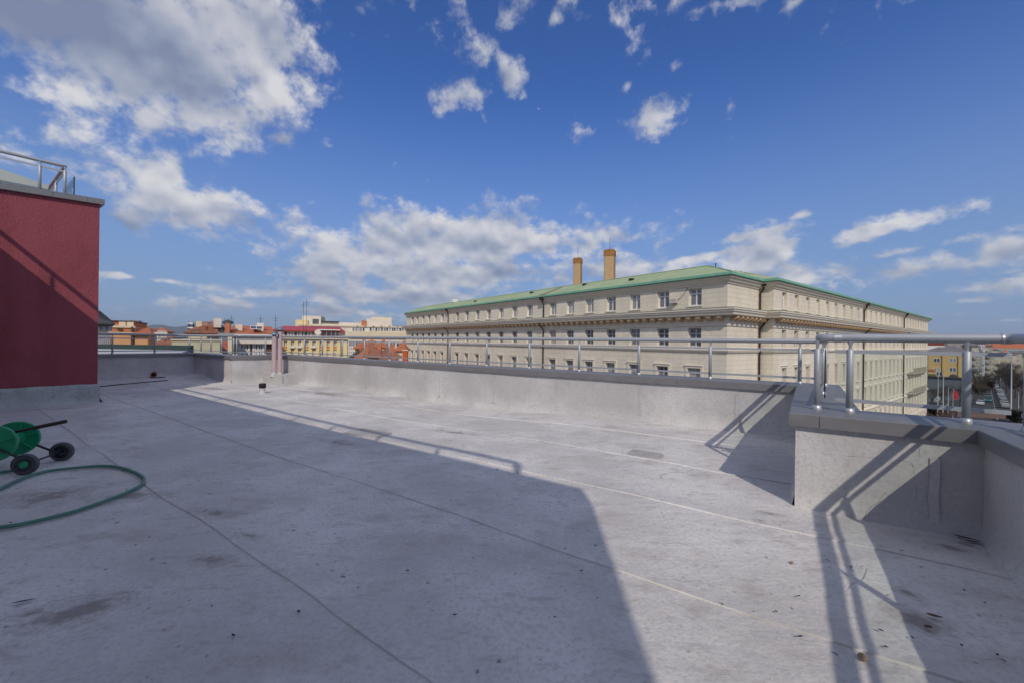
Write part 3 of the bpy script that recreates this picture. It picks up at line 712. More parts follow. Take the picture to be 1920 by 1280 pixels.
def hose_reel():
    M_G = mat('green_plastic', (.016, .30, .14), .38, .15, 5, spec=.5, dirt=(.03, .10, .07), dirt_amt=.4)
    M_BT = mat('black_tube', (.02, .018, .02), .45, .1, spec=.5)
    M_TY = mat('grey_tyre', (.10, .10, .115), .7, .12, 8)
    base = Vector((-3.80, 3.25, fz(-3.8, 3.25)))
    t = thing('hose_reel_cart', 'green garden hose reel cart with grey wheels tipped on the roof floor', 'hose reel', base)
    W0 = onfloor(47, 889); W1 = onfloor(116, 863); W0.z = W1.z = 0
    ax = (W1 - W0).normalized()
    for w, dirn, hubm in ((W0, ax, M_G), (W1, -ax, mat('white_fitting', (.55, .56, .56), .5))):
        c = Vector((w.x, w.y, fz(w.x, w.y) + .080)) - base
        wh = link('wheel', MB().lathe([(.054, -.017), (.073, -.018), (.080, -.012), (.080, .012), (.073, .018), (.054, .017)], axis=dirn, seg=28).mesh('wheel', M_TY), t, c)
        # dished disc with ribs
        MB().lathe([(.0, -.010), (.024, -.013), (.058, -.008), (.066, -.0195), (.073, -.0195)], axis=dirn, seg=28).build('disc', mat('dark_wheel', (.06, .062, .075), .55, .1), wh)
        MB().lathe([(.0, -.027), (.020, -.027), (.026, -.021), (.028, -.01)], axis=dirn, seg=20).build('hub', hubm, wh)
        rb_ = MB(); x = Vector((-dirn.y, dirn.x, 0)); 
        for k in range(8):
            a = 2 * math.pi * k / 8; d = x * math.cos(a) + Vector((0, 0, 1)) * math.sin(a)
            rb_.tube([d * .024 - dirn * .013, d * .060 - dirn * .011], .0035, 5)
        rb_.build('rib', mat('dark_wheel', (.06, .062, .075)), wh)
    z0 = fz(-3.8, 3.25) + .080
    MB().tube([Vector((W0.x, W0.y, z0)) - base - ax * .01, Vector((W1.x, W1.y, z0)) - base + ax * .01], .008, 8).build('axle', M_BT, t)
    # drum
    F2 = at(31, 821, 3.32); F1 = at(-16, 832, 3.04); dax = (F2 - F1).normalized()
    rad = .138
    for F, sgn in ((F1, -1), (F2, 1)):
        mb = MB().lathe([(.045, -.006), (.05, .010), (.120, .004), (.130, .016), (rad, .016), (rad + .002, -.016), (.128, -.014), (.12, -.008), (.045, -.006)], origin=F - base, axis=dax, seg=36)
        fl = mb.build('flange', M_G, t)
        x = dax.cross(Vector((0, 0, 1))).normalized(); y = x.cross(dax)
        rb_ = MB()
        for k in range(6):
            a = 2 * math.pi * k / 6 + .3; d = x * math.cos(a) + y * math.sin(a)
            for s in (-1, 1):
                rb_.tube([F - base + d * .045 + dax * .009 * s, F - base + d * .128 + dax * .013 * s], .008, 5)
        rb_.build('rib', M_G, fl)
    for F in (F1, F2):
        MB().lathe([(.0, -.024), (.034, -.024), (.038, -.016), (.038, .016), (.034, .024), (0, .024)], origin=F - base, axis=dax, seg=6).build('hub_socket', M_BT, t)
    MB().tube([F1 - base, F2 - base], .058, 24).build('drum', M_G, t)
    MB().tube([F1 - base - dax * .08, F2 - base + dax * .06], .018, 10).build('spindle', M_BT, t)
    # frame tubes
    hub = Vector((F2.x, F2.y, F2.z)) + dax * .03; hub1 = F1 - dax * .03
    wz0 = Vector((W0.x, W0.y, z0)); wz1 = Vector((W1.x, W1.y, z0))
    MB().tube([hub - base, wz1 - ax * .05 - base], .0095, 8).build('frame_tube', M_BT, t)
    MB().tube([hub1 - base, wz0 + ax * .05 - base], .0095, 8).build('frame_tube', M_BT, t)
    hA = Vector((-4.45, 2.83, .16)); hB = at(124, 789, 3.28)
    MB().tube([hA - base, hA.lerp(hB, .5) - base, hB - base], .0115, 10).build('handle', M_BT, t)
    MB().tube([hA.lerp(hB, .80) - base, hB + (hB - hA) * .004 - base], .0145, 10).build('grip', mat('brown_grip', (.045, .025, .025), .6), t)
    sk = Vector((-4.42, 3.10, fz(-4.4, 3.1) + .02))
    MB().tube([hub1 - base, sk - base, sk + Vector((-.1, .1, 0)) - base], .0095, 8).build('frame_tube', M_BT, t)
    MB().prism([(-.78, -.30), (-.42, -.42), (-.30, -.10), (-.66, .02)], -.005, .05).build('tray', M_G, t)
    # hose
    pxs = [(-260, 905), (-180, 940), (-110, 950), (-60, 942), (0, 920), (27, 907), (53, 896.5), (88, 887), (127, 882), (170, 878), (202, 877), (228, 880.6), (252, 888.6), (265.6, 896.5), (270, 904.5), (263, 914), (239, 927), (199, 943), (146, 961.6), (93, 976), (40, 988), (0, 994), (-80, 1004), (-220, 1015)]
    P = [onfloor(*q) for q in pxs]; pts = []
    for i in range(len(P) - 1):
        a, b, c, d = P[max(i - 1, 0)], P[i], P[i + 1], P[min(i + 2, len(P) - 1)]
        for k in range(5):
            s = k / 5
            q = .5 * ((2 * b) + (c - a) * s + (2 * a - 5 * b + 4 * c - d) * s * s + (3 * b - a - 3 * c + d) * s ** 3)
            q.z = fz(q.x, q.y) + .0125 + .006; pts.append(q)
    o = pts[0].copy()
    h = MB().tube([p - o for p in pts], .0112, 12).build('garden_hose', mat('green_hose', (.085, .215, .165), .5, .12, 6, spec=.4, dirt=(.06, .15, .13), dirt_amt=.4)); h.location = o
    tag(h, 'loop of pale green garden hose lying on the roof floor', 'hose')
    P = [onfloor(*q) for q in [(-160, 880), (-80, 893), (-20, 892), (8, 888), (30, 885)]]
    o = P[0].copy(); h = MB().tube([p + Vector((0, 0, .018)) - o for p in P], .0112, 12).build('garden_hose', MATS['green_hose']); h.location = o
    tag(h, 'end of pale green garden hose running under the reel cart wheel', 'hose')
hose_reel()

def repair_patches():
    for (u, v, w, d, a, lab) in ((1210, 852, .30, .20, -34, 'small grey bitumen repair patch on the sunlit roof floor'), (690, 812, .55, .30, -30, 'larger faint repair patch inside the tower shadow')):
        c = onfloor(u, v); pts = []; n = 26
        for k in range(n):
            t = 2 * math.pi * k / n; r = 1 / max(abs(math.cos(t)), abs(math.sin(t))) ** .75; r *= 1 + .07 * mnoise.noise(Vector((k * 1.3, u, 0)))
            x, y = math.cos(t) * r * w / 2, math.sin(t) * r * d / 2; ca, sa = math.cos(R(a)), math.sin(R(a)); pts.append((x * ca - y * sa, x * sa + y * ca))
        zs0 = [fz(c.x + x, c.y + y) + mnoise.noise(Vector(((c.x + x) * 1.7, (c.y + y) * 1.7, 1))) * .006 - c.z for x, y in pts]
        o = MB().prism(pts, [z - .01 for z in zs0], [z + .012 for z in zs0]).build('repair_patch', membrane('patch_membrane_%d' % u, (.46, .45, .44), speck=.8)); o.location = c
        tag(o, lab, 'patch')
repair_patches()
def debris():
    M_L = mat('dry_leaf', (.13, .07, .035), .8, .3, 30); M_S = mat('tan_pebble', (.36, .26, .18), .9, .2, 30, bump=.5, bscale=60); M_K = mat('dark_litter', (.035, .028, .03), .8, .3, 20)
    def leaf(p, L_, w, a, m, name, label, group, curl=.3):
        mb = MB(); vs = []; K = 8
        for k in range(K + 1):
            t = k / K; x = (t - .5) * L_; hw = w * .5 * math.sin(math.pi * t) ** .8 * (1.15 - .4 * t); z = .002 + curl * L_ * (abs(t - .5) ** 2)
            vs += [(x, -hw, z + hw * .35), (x, 0, z), (x, hw, z + hw * .30)]
        mb.add(vs, [(3 * k + j, 3 * k + 3 + j, 3 * k + 4 + j, 3 * k + 1 + j) for k in range(K) for j in range(2)], True)
        o = mb.build(name, m); o.location = (p.x, p.y, p.z + .008); o.rotation_euler = (random.uniform(-.15, .15), random.uniform(-.1, .1), R(a)); tag(o, label, 'leaf' if name == 'dry_leaf' else 'litter', group)
    def stone(p, s, label, group=None):
        bm = bmesh.new(); bmesh.ops.create_icosphere(bm, subdivisions=2, radius=1)
        for v in bm.verts: v.co *= 1 + .35 * mnoise.noise(v.co * 1.6 + Vector((p.x, p.y, 0)))
        me = bpy.data.meshes.new('pebble'); bm.to_mesh(me); bm.free(); me.materials.append(M_S)
        o = link('pebble', me, None, (p.x, p.y, p.z + s * .5 + .005)); o.scale = (s * 1.1, s * .85, s * .7); o.rotation_euler = (0, 0, random.uniform(0, 6)); tag(o, label, 'pebble', group)
    leaf(onfloor(1752, 1159), .05, .018, -35, M_L, 'dry_leaf', 'larger of two brown dry leaves on a stain by the shaded parapet', None)
    leaf(onfloor(1741, 1180), .032, .022, 10, M_L, 'dry_leaf', 'round brown dry leaf beside the larger one on a stain', None)
    stone(onfloor(1617, 1237), .014, 'tan pebble lying in sunlight next to the railing shadow')
    stone(onfloor(1484, 1057), .008, 'small tan chip lying in sunlight left of the railing shadow')
    leaf(onfloor(45, 1131), .075, .014, 25, M_K, 'twig', 'dark curled strip of litter near a brown stain', None, .1)
    G = 'small dark leaves scattered on the roof'
    for (u, v) in [(1660, 1217), (1652, 1186), (1710, 1199), (1803, 1214), (1596, 1066), (952, 909), (764, 1073), (1090, 1073), (1497, 1121), (1870, 1232), (1882, 1243), (376, 851), (237, 919), (200, 938), (853, 1156), (438, 1195), (397, 1140),
                   (20, 982), (1200, 770), (1500, 1197), (1730, 1085), (1808, 1110), (1846, 1133), (1690, 1035), (1650, 1025), (1340, 985), (560, 1150), (690, 970), (510, 945), (830, 905), (1240, 940), (1040, 1160), (620, 910), (280, 1010), (320, 880), (470, 880), (585, 760), (690, 775), (845, 755), (1455, 1150)]:
        p = onfloor(u, v)
        leaf(p, random.uniform(.012, .026), random.uniform(.006, .012), random.uniform(0, 360), random.choice((M_K, M_K, M_L)), 'dry_leaf', 'small dark dried leaf scrap on the grey roof floor', G)
    # caulk-like dirt in the inner corner
    for (u, v, s, a) in ((1812, 1012, .10, -60), (1826, 1018, .07, -20)):
        leaf(onfloor(u, v), s, s * .3, a, mat('rotten_leaf', (.07, .045, .03), .9, .3, 30), 'dry_leaf', 'brown rotten leaves wedged in the inner parapet corner', 'rotten leaves in the parapet corner')
debris()

# ------------------------------------------------------------------ ground
M_ASPH = mat('asphalt', (.055, .054, .056), .9, .2, .6, bump=.1, bscale=20)
M_CITY = mat('city_ground', (.12, .11, .10), .95, .3, .05)
M_PAVE = mat('pavement', (.20, .19, .175), .9, .15, .4)
g = MB(); S_ = 13400; g.add([(-S_, -S_, 0), (S_, -S_, 0), (S_, S_, 0), (-S_, S_, 0)], [(0, 1, 2, 3)])
tag(g.build('ground', M_CITY), kind='structure').location = (0, 0, GZ - .02)

# our own house below the terrace
def own_house():
    o = thing('apartment_house', 'plain rendered apartment house under the roof terrace', 'building', (-3, 3, GZ))
    out = offset(EDGE, .32)
    poly = [(p.x + 3, p.y - 3) for p in reversed(out)] + [(-12.0 + 3, -9), (-2 + 3, -12), (2.4 + 3, -9)]
    MB().prism(poly, 0, -GZ - .55).build('wall', mat('cream_render', (.5, .44, .36), .9, .1, 1), o)
own_house()

# ------------------------------------------------------------------ generic city buildings
def pane_mat():
    m = bpy.data.materials.new('window_pane'); m.use_nodes = True; N = m.node_tree.nodes; L = m.node_tree.links; b = N['Principled BSDF']
    b.inputs['Roughness'].default_value = .12; b.inputs['Specular IOR Level'].default_value = .6
    oi = N.new('ShaderNodeObjectInfo'); r = N.new('ShaderNodeValToRGB'); L.new(oi.outputs['Random'], r.inputs[0]); r.color_ramp.interpolation = 'CONSTANT'
    e = r.color_ramp.elements; e[0].color = (.07, .08, .11, 1); e[1].position = .30; e[1].color = (.19, .195, .215, 1)
    for p, c in ((.52, (.30, .30, .305, 1)), (.72, (.11, .12, .15, 1)), (.84, (.40, .38, .35, 1))): q = e.new(p); q.color = c
    tc = N.new('ShaderNodeTexCoord'); n = N.new('ShaderNodeTexNoise'); n.inputs['Scale'].default_value = 1.3; L.new(tc.outputs['Object'], n.inputs['Vector'])
    mr = N.new('ShaderNodeMapRange'); L.new(n.outputs['Fac'], mr.inputs[0]); mr.inputs[3].default_value = .6; mr.inputs[4].default_value = 1.4
    mx = N.new('ShaderNodeMix'); mx.data_type = 'RGBA'; mx.blend_type = 'MULTIPLY'; mx.inputs[0].default_value = 1; L.new(r.outputs[0], mx.inputs[6]); L.new(mr.outputs[0], mx.inputs[7]); L.new(mx.outputs[2], b.inputs['Base Color'])
    MATS['window_pane'] = m; return m
PANE = pane_mat()
WHITE = mat('white_paint', (.76, .75, .72), .6, .06, 1)
_wm = {}
def window_mesh(w, h, fm, style=0, fr=.07, proud=.05):
    key = (round(w, 2), round(h, 2), fm.name, style, proud)
    if key in _wm: return _wm[key]
    mb = MB(); t = fr
    y0, y1 = -proud, .06
    mb.box(-w / 2, w / 2, y0, y1, 0, t); mb.box(-w / 2, w / 2, y0, y1, h - t, h)
    mb.box(-w / 2, -w / 2 + t, y0, y1, t, h - t); mb.box(w / 2 - t, w / 2, y0, y1, t, h - t)
    i0, i1 = y0 + .012, y1 - .01
    if style >= 1: mb.box(-t * .55, t * .55, i0, i1, t, h - t)
    if style == 2:
        mb.box(-w / 2 + t, -t * .55, i0 + .004, i1, h * .66, h * .66 + t * .9); mb.box(t * .55, w / 2 - t, i0 + .004, i1, h * .66, h * .66 + t * .9)
    if style == 3:
        for q in (.34, .67):
            mb.box(-w / 2 + t, -t * .55, i0 + .004, i1, h * q, h * q + t * .8); mb.box(t * .55, w / 2 - t, i0 + .004, i1, h * q, h * q + t * .8)
    fme = mb.mesh('window', fm)
    p = MB().add([(-w / 2 + t * .5, -.004, t * .5), (w / 2 - t * .5, -.004, t * .5), (w / 2 - t * .5, -.004, h - t * .5), (-w / 2 + t * .5, -.004, h - t * .5)], [(0, 1, 2, 3)]).mesh('pane', PANE)
    _wm[key] = (fme, p); return _wm[key]
def put_window(parent, x, y, z, w, h, fm=None, style=1, rz=0.0, fr=.07, proud=.05):
    f, p = window_mesh(w, h, fm or WHITE, style, fr, proud)
    o = link('window', f, parent, (x, y, z), rz); link('pane', p, o)
    return o
class Bld:
    """a house: local x along its front from left to right, y away from the viewer, z up from the street"""
    def __init__(s, name, label, u0, u1, vtop, Y, yaw, depth, m, cat='building', group=None, part='wall', ground=GZ):
        yaw += math.degrees(math.atan2(960 - (u0 + u1) / 2, FPX)) * .9
        a = at(u0, 640, Y); d = Vector((math.cos(R(yaw)), math.sin(R(yaw))))
        k = ray(u1, 640); w = (a.x - k.x * a.y) / (k.x * d.y - d.x)
        s.w = w; s.g = ground; s.Y = Y; s.a = a; s.d = d; s.depth = depth
        s.o = thing(name, label, cat, (a.x, a.y, ground), R(yaw), group)
        s.h = at(u0, vtop, Y).z - ground
        MB().box(0, w, 0, depth, 0, s.h).build(part, m, s.o)
    def x(s, u, y=0.0):
        k = ray(u, 640); o = s.a.xy + Vector((-s.d.y, s.d.x)) * y
        return (o.x - k.x * o.y) / (k.x * s.d.y - s.d.x)
    def z(s, v, u=None, x=None):
        x = s.x(u) if x is None else x
        p = s.a.xy + s.d * x
        uu = 960 + p.x / p.y * FPX
        return EYE - (v - 640 - (uu - 960) * ROLL) * p.y / FPX - s.g
    def box(s, name, m, x0, x1, y0, y1, z0, z1): return MB().box(x0, x1, y0, y1, z0, z1).build(name, m, s.o)
    def hip(s, m, z, rise, x0=None, x1=None, over=.4, name='roof', gable=False, ridge_in=None, y0=None, y1=None):
        x0 = -over if x0 is None else x0; x1 = s.w + over if x1 is None else x1; y0 = -over if y0 is None else y0; y1 = s.depth + over if y1 is None else y1
        ym = (y0 + y1) / 2; ri = 0 if gable else (min((y1 - y0) / 2, (x1 - x0) / 2 * .95) if ridge_in is None else ridge_in)
        vs = [(x0, y0, z), (x1, y0, z), (x1, y1, z), (x0, y1, z), (x0 + ri, ym, z + rise), (x1 - ri, ym, z + rise)]
        vs += [(v[0], v[1], z - .18) for v in vs[:4]]
        return MB().add(vs, [(0, 1, 5, 4), (1, 2, 5), (2, 3, 4, 5), (3, 0, 4), (9, 8, 7, 6), (0, 6, 7, 1), (1, 7, 8, 2), (2, 8, 9, 3), (3, 9, 6, 0)]).build(name, m, s.o)
    def wins(s, xs, zs, w, h, fm=None, style=1, y=0.0):
        for z in zs:
            for x in xs: put_window(s.o, x, y, z, w, h, fm, style, proud=.06)

TILE = mat('red_tile', (.44, .15, .075), .85, .25, 1.2, bump=.6, bscale=9, dirt=(.28, .11, .07), dirt_amt=.5, dscale=.6)
TILE2 = mat('brown_tile', (.30, .13, .08), .85, .25, 1.2, bump=.6, bscale=9, dirt=(.12, .07, .05), dirt_amt=.5, dscale=.6)
CREAM = mat('cream_wall', (.70, .60, .42), .9, .08, .5)
PALE = mat('pale_wall', (.72, .65, .55), .9, .08, .5)
ORANGE = mat('orange_wall', (.62, .34, .17), .9, .12, .6)
BRICK = mat('orange_brick', (.52, .18, .08), .9, .25, 1.0, bump=.3, bscale=8)
GREY = mat('grey_wall', (.30, .30, .32), .9, .1, .5)
DARK = mat('dark_roof', (.06, .065, .07), .7, .2, .6)
BROWN = mat('brown_wall', (.16, .10, .085), .9, .15, .8)
YEL = mat('pale_yellow_wall', (.78, .64, .34), .9, .06, .5)
SPAN = mat('orange_spandrel', (.62, .26, .07), .85, .12, 1)
REDMET = mat('red_metal_roof', (.45, .05, .055), .5, .12, .8, spec=.4)
GREEN = mat('green_wall', (.12, .20, .10), .9, .15)

# ------------------------------------------------------------------ the long stone building
def stone_building():
    STONE = ashlar('limestone', (.82, .745, .60)); TRIM = mat('limestone_trim', (.78, .71, .585), .85, .12, .8, dirt=(.52, .46, .38), dirt_amt=.4, dscale=.8, stretch=(1, 1, 3))
    MODM = mat('ochre_stone', (.60, .42, .25), .85, .18, 1.5)
    COPPER = mat('copper_green', (.35, .44, .255), .65, .14, .35, dirt=(.50, .51, .33), dirt_amt=.8, dscale=.25, bump=.15, bscale=3, spec=.3, stretch=(1, 1, .4))
    GUT = mat('gutter_green', (.20, .44, .31), .6, .18, 1.0)
    MOSS = mat('mossy_ledge', (.20, .215, .14), .9, .3, 1.0, dirt=(.32, .30, .26), dirt_amt=.7)
    PIPE = mat('bronze_pipe', (.055, .040, .035), .5, .3, 1, metal=.3)
    WF = mat('window_white', (.80, .79, .78), .5, .05)
    WD = mat('window_weathered', (.50, .48, .46), .6, .1)
    P = Vector((20.2, 37.6)); tL = Vector((-.6, .8)); tR = Vector((.8, .6)); nL = Vector((-.8, -.6)); nR = Vector((.6, -.8))
    base = thing('stone_building', 'long pale limestone building with green copper roof across the street', 'building', (P.x, P.y, GZ), math.atan2(tR.y, tR.x))
    # local frame: x along the right facade, y along the left facade (into the picture)
    E0 = EYE - GZ                # eye height above the street
    step_s, step_w = 7.0, 1.316; LL, LR = 77.5, 96.2
    Z = lambda r: E0 + r
    eave, corn = Z(6.34), Z(3.35)
    # facades as walls with real openings
    def facade(origin, ang, length, ops, z0, z1, rev, m=STONE, face_n=1):
        # local: s along, depth inward; origin/ang in building frame. openings (s0,s1,za,zb)
        ss = sorted(set([0, length] + [o[0] for o in ops] + [o[1] for o in ops])); zs = sorted(set([z0, z1] + [o[2] for o in ops] + [o[3] for o in ops]))
        hole = set()
        import bisect
        for (a, b, c, d) in ops:
            for i in range(bisect.bisect_left(ss, a), bisect.bisect_left(ss, b)):
                for j in range(bisect.bisect_left(zs, c), bisect.bisect_left(zs, d)): hole.add((i, j))
        mb = MB(); nz = len(zs)
        vs = [(s, 0, z) for s in ss for z in zs]
        fs = [(i * nz + j, (i + 1) * nz + j, (i + 1) * nz + j + 1, i * nz + j + 1) for i in range(len(ss) - 1) for j in range(nz - 1) if (i, j) not in hole]
        mb.add(vs, fs)
        for (a, b, c, d) in ops:
            q = [(a, 0, c), (b, 0, c), (b, 0, d), (a, 0, d), (a, rev, c), (b, rev, c), (b, rev, d), (a, rev, d)]
            mb.add(q, [(0, 4, 5, 1), (1, 5, 6, 2), (2, 6, 7, 3), (3, 7, 4, 0)])
        o = mb.build('facade_wall', m, base); o.location = (origin[0], origin[1], 0); o.rotation_euler = (0, 0, ang)
        return o
    rows = [(3.80, 5.56, 2), (-.26, 1.58, 3), (-5.1, -2.4, 3), (-9.1, -6.4, 3), (-13.1, -10.4, 3), (-17.2, -14.4, 3)]
    sL = [3.17, 6.7, 10.26, 13.71, 17.18, 20.63, 24.07, 29.27, 33.06, 36.8, 40.56, 44.27, 48.04, 51.76, 58.17, 61.44, 64.64, 67.74, 71.03, 73.86]
    sR = [2.85 + 3.5 * k for k in range(9)] + [34.9 + 3.22 * k for k in range(9)] + [65.8 + 2.92 * k for k in range(8)]
    REV = .42
    def windows(origin, ang, svals, ww, skip=lambda r, s: False):
        ca, sa = math.cos(ang), math.sin(ang)
        for r, (a, b, st) in enumerate(rows):
            for s in svals:
                if skip(r, s): continue
                w = ww
                x = origin[0] + ca * s - sa * (REV - .08); y = origin[1] + sa * s + ca * (REV - .08)
                put_window(base, x, y, Z(a), w, b - a, WF if r == 0 else WD, st, ang, fr=.11, proud=.04)
                if r >= 2:      # moulded surround standing proud of the wall
                    key = ('surround', round(w, 2), round(b - a, 2))
                    if key not in _wm:
                        h = b - a; mb = MB()
                        mb.box(-w / 2 - .24, w / 2 + .24, -.09, .0, h, h + .22); mb.box(-w / 2 - .30, w / 2 + .30, -.16, .0, h + .22, h + .30)
                        mb.box(-w / 2 - .24, -w / 2, -.07, .0, -.02, h); mb.box(w / 2, w / 2 + .24, -.07, .0, -.02, h)
                        mb.box(-w / 2 - .32, w / 2 + .32, -.18, .0, -.16, -.02)
                        _wm[key] = mb.mesh('window_surround', TRIM)
                    x2 = origin[0] + ca * s; y2 = origin[1] + sa * s
                    link('window_surround', _wm[key], base, (x2, y2, Z(a)), ang)
                else:
                    key = ('sill', round(w, 2))
                    if key not in _wm: _wm[key] = MB().box(-w / 2 - .12, w / 2 + .12, -.10, REV - .1, -.11, -.004).mesh('sill', TRIM)
                    link('sill', _wm[key], base, (origin[0] + ca * s, origin[1] + sa * s, Z(a)), ang)
    # left facade runs from far end to the corner so that its outside faces us: origin at (0,LL), direction -y
    aL = R(-90)
    visL = lambda r: r <= 3
    opsL = [(LL - s - .68, LL - s + .68, Z(a), Z(b)) for s in sL for r, (a, b, st) in enumerate(rows) if r <= 3]
    facade((0, LL), aL, LL, opsL, 0, eave, REV)
    windows((0, LL), aL, [LL - s for s in sL], 1.36, lambda r, s: r > 3)
    facade((0, 0), 0, step_s, [], 0, eave, .3)
    facade((step_s, 0), R(-90), step_w, [], 0, eave, .3)
    LRm = LR - step_s
    opsR = [(s - .6, s + .6, Z(a), Z(b)) for s in sR for (a, b, st) in rows]
    facade((step_s, -step_w), 0, LRm, opsR, 0, eave, REV)
    windows((step_s, -step_w), 0, sR, 1.2)
    # far ends and back so that the block is closed; dark backing behind the windows
    ENDM = STONE
    facade((LR, -step_w), R(90), 16, [], 0, eave, .3); facade((14, LL), R(180), 14, [], 0, eave, .3)
    facade((LR, 14), R(180), LR - 14, [], 0, eave, .3); facade((14, 14), R(90), LL - 14, [], 0, eave, .3)
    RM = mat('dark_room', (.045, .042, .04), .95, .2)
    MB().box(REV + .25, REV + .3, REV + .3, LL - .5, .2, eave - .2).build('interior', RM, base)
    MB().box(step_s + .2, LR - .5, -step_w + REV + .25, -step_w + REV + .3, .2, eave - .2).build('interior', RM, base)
    # profiles swept along the two street fronts (outline of the plan, outside on the right of the walk)
    plan = [Vector((0, LL)), Vector((0, 0)), Vector((step_s, 0)), Vector((step_s, -step_w)), Vector((LR, -step_w)), Vector((LR, 15))]
    def sweep(name, prof, m):
        mb = MB(); n = len(prof); vs = []
        offs = [offset(plan, -d) for d, z in prof]
        for i in range(len(plan)):
            for j, (d, z) in enumerate(prof): vs.append((offs[j][i].x, offs[j][i].y, z))
        fs = [(i * n + j, (i + 1) * n + j, (i + 1) * n + (j + 1) % n, i * n + (j + 1) % n) for i in range(len(plan) - 1) for j in range(n)]
        fs += [tuple(range(n)), tuple(range((len(plan) - 1) * n + n - 1, (len(plan) - 1) * n - 1, -1))]
        mb.add(vs, fs); return mb.build(name, m, base)
    zc = corn
    sweep('main_cornice', [(-.1, zc - .02), (1.22, zc - .02), (1.22, zc - .16), (1.14, zc - .20), (1.12, zc - .34), (1.0, zc - .46), (.96, zc - .62), (.86, zc - .70), (-.1, zc - .70)], TRIM)
    sweep('cornice_ledge', [(-.1, zc + .16), (.3, zc + .12), (1.24, zc + .02), (1.24, zc - .018), (-.1, zc - .018)], MOSS)
    sweep('frieze', [(-.1, zc - .72), (.16, zc - .72), (.16, zc - 1.34), (.10, zc - 1.36), (.10, zc - 1.62), (-.1, zc - 1.62)], TRIM)
    sweep('string_course', [(-.1, Z(-.42)), (.20, Z(-.46)), (.24, Z(-.56)), (.20, Z(-.66)), (.10, Z(-.82)), (-.1, Z(-.82))], TRIM)
    sweep('string_course', [(-.1, Z(-9.6)), (.20, Z(-9.64)), (.22, Z(-9.8)), (.1, Z(-10.0)), (-.1, Z(-10.0))], TRIM)
    sweep('eave_cornice', [(-.1, eave), (.55, eave), (.55, eave - .10), (.40, eave - .18), (.30, eave - .38), (.14, eave - .48), (.10, eave - .62), (-.1, eave - .62)], TRIM)
    sweep('gutter', [(.1, eave + .03), (.66, eave + .03), (.72, eave + .10), (.70, eave + .34), (.60, eave + .36), (.1, eave + .36)], GUT)
    # modillions
    mm = MB(); mm.add([(-.22, -.82, .34), (.22, -.82, .34), (.22, -.16, .34), (-.22, -.16, .34), (-.22, -.82, .16), (.22, -.82, .16), (.22, -.70, .02), (-.22, -.70, .02), (.22, -.30, -.02), (-.22, -.30, -.02), (.22, -.16, -.16), (-.22, -.16, -.16)],
                      [(0, 1, 2, 3), (4, 5, 1, 0), (7, 6, 5, 4), (9, 8, 6, 7), (11, 10, 8, 9), (5, 6, 8, 10, 2, 1), (0, 3, 11, 9, 7, 4)])
    MOD = mm.mesh('modillion', MODM)
    zm = zc - 1.045
    nl = 76
    for k in range(nl): link('modillion', MOD, base, (0, .45 + k * 1.01, zm), R(-90))
    for k in range(7): link('modillion', MOD, base, (.45 + k * .98, 0, zm))
    for k in range(88): link('modillion', MOD, base, (step_s + .45 + k * 1.01, -step_w, zm))
    link('modillion', MOD, base, (step_s, -.65, zm), R(-90))
    # piers between the windows under the cornice (second storey)
    pil = MB().box(-.62, .62, -.10, .0, 0, 2.02).mesh('pilaster', STONE)
    # copper roof: hipped, low pitch
    o1 = offset(plan, -.62); rise = 2.0; d = 4.0
    ridge = offset(plan, 3.92)
    H0 = Vector((3.92, 3.92)); zr = eave + .34
    mb = MB()
    e = [(p.x, p.y, zr) for p in o1]
    rid = [(3.92, LL - 4.2, zr + rise - .3), (3.92, 3.92, zr + rise - .3), (step_s + 3.0, 3.92 - .2, zr + rise - .3), (LR - 4.5, 3.92 - .9, zr + rise - .3)]
    bk = [(14, LL, zr - .2), (14, 14, zr - .2), (LR, 14, zr - .2)]
    v = e + rid + bk       # e 0-5, rid 6-9, bk 10-12
    mb.add(v, [(0, 1, 7, 6), (1, 2, 8, 7), (2, 3, 8), (3, 4, 9, 8), (4, 5, 9), (0, 6, 10), (6, 7, 11, 10), (7, 8, 9, 12, 11), (9, 5, 12)])
    roof = mb.build('roof', COPPER, base)
    # standing seams on the two visible slopes
    sm = MB()
    def seam(a, b):
        a, b = Vector(a), Vector(b); sm.tube([a + Vector((0, 0, .02)), b + Vector((0, 0, .02))], .028, 4, False)
    for k in range(1, 60):
        y = LL - 1 - k * 1.28
        if y < .5: break
        t = max(0, min(1, (3.92 + .62 - max(0, 3.92 - y)) / 4.54))
        a = Vector((-.62, y, zr)); b = Vector((3.92, y, zr + rise - .3)); seam(a, a.lerp(b, t if y < 3.92 else 1))
    for k in range(1, 68):
        x = step_s + .6 + k * 1.28
        if x > LR - 5: break
        a = Vector((x, -step_w - .62, zr)); b = Vector((x, 3.4 - .7 * (x - 9) / 80, zr + rise - .3)); seam(a, b)
    so = sm.build('standing_seam', COPPER, roof); so['kind'] = 'stuff'
    for (x, y) in ((1.6, 12.0), (2.2, 31.5), (1.2, 47.0), (2.6, 20.5)):
        z = zr + (x + .62) / 4.54 * (rise - .3)
        MB().box(x - .22, x + .22, y - .25, y + .25, z - .1, z + .22).build('roof_hatch', PIPE, roof)
    # hip and ridge rolls, snow-worn patch of bare sheet by the downpipe
    rr_ = MB(); rr_.tube([Vector(e[1]) + Vector((0, 0, .03)), Vector(rid[1]) + Vector((0, 0, .03)), Vector(rid[0]) + Vector((0, 0, .03))], .06, 6); rr_.tube([Vector(rid[1]) + Vector((0, 0, .03)), Vector(rid[2]) + Vector((0, 0, .03)), Vector(rid[3]) + Vector((0, 0, .03))], .06, 6)
    rr_.build('ridge_roll', COPPER, roof)
    RUST = mat('rusty_sheet', (.26, .17, .12), .7, .2, 2)
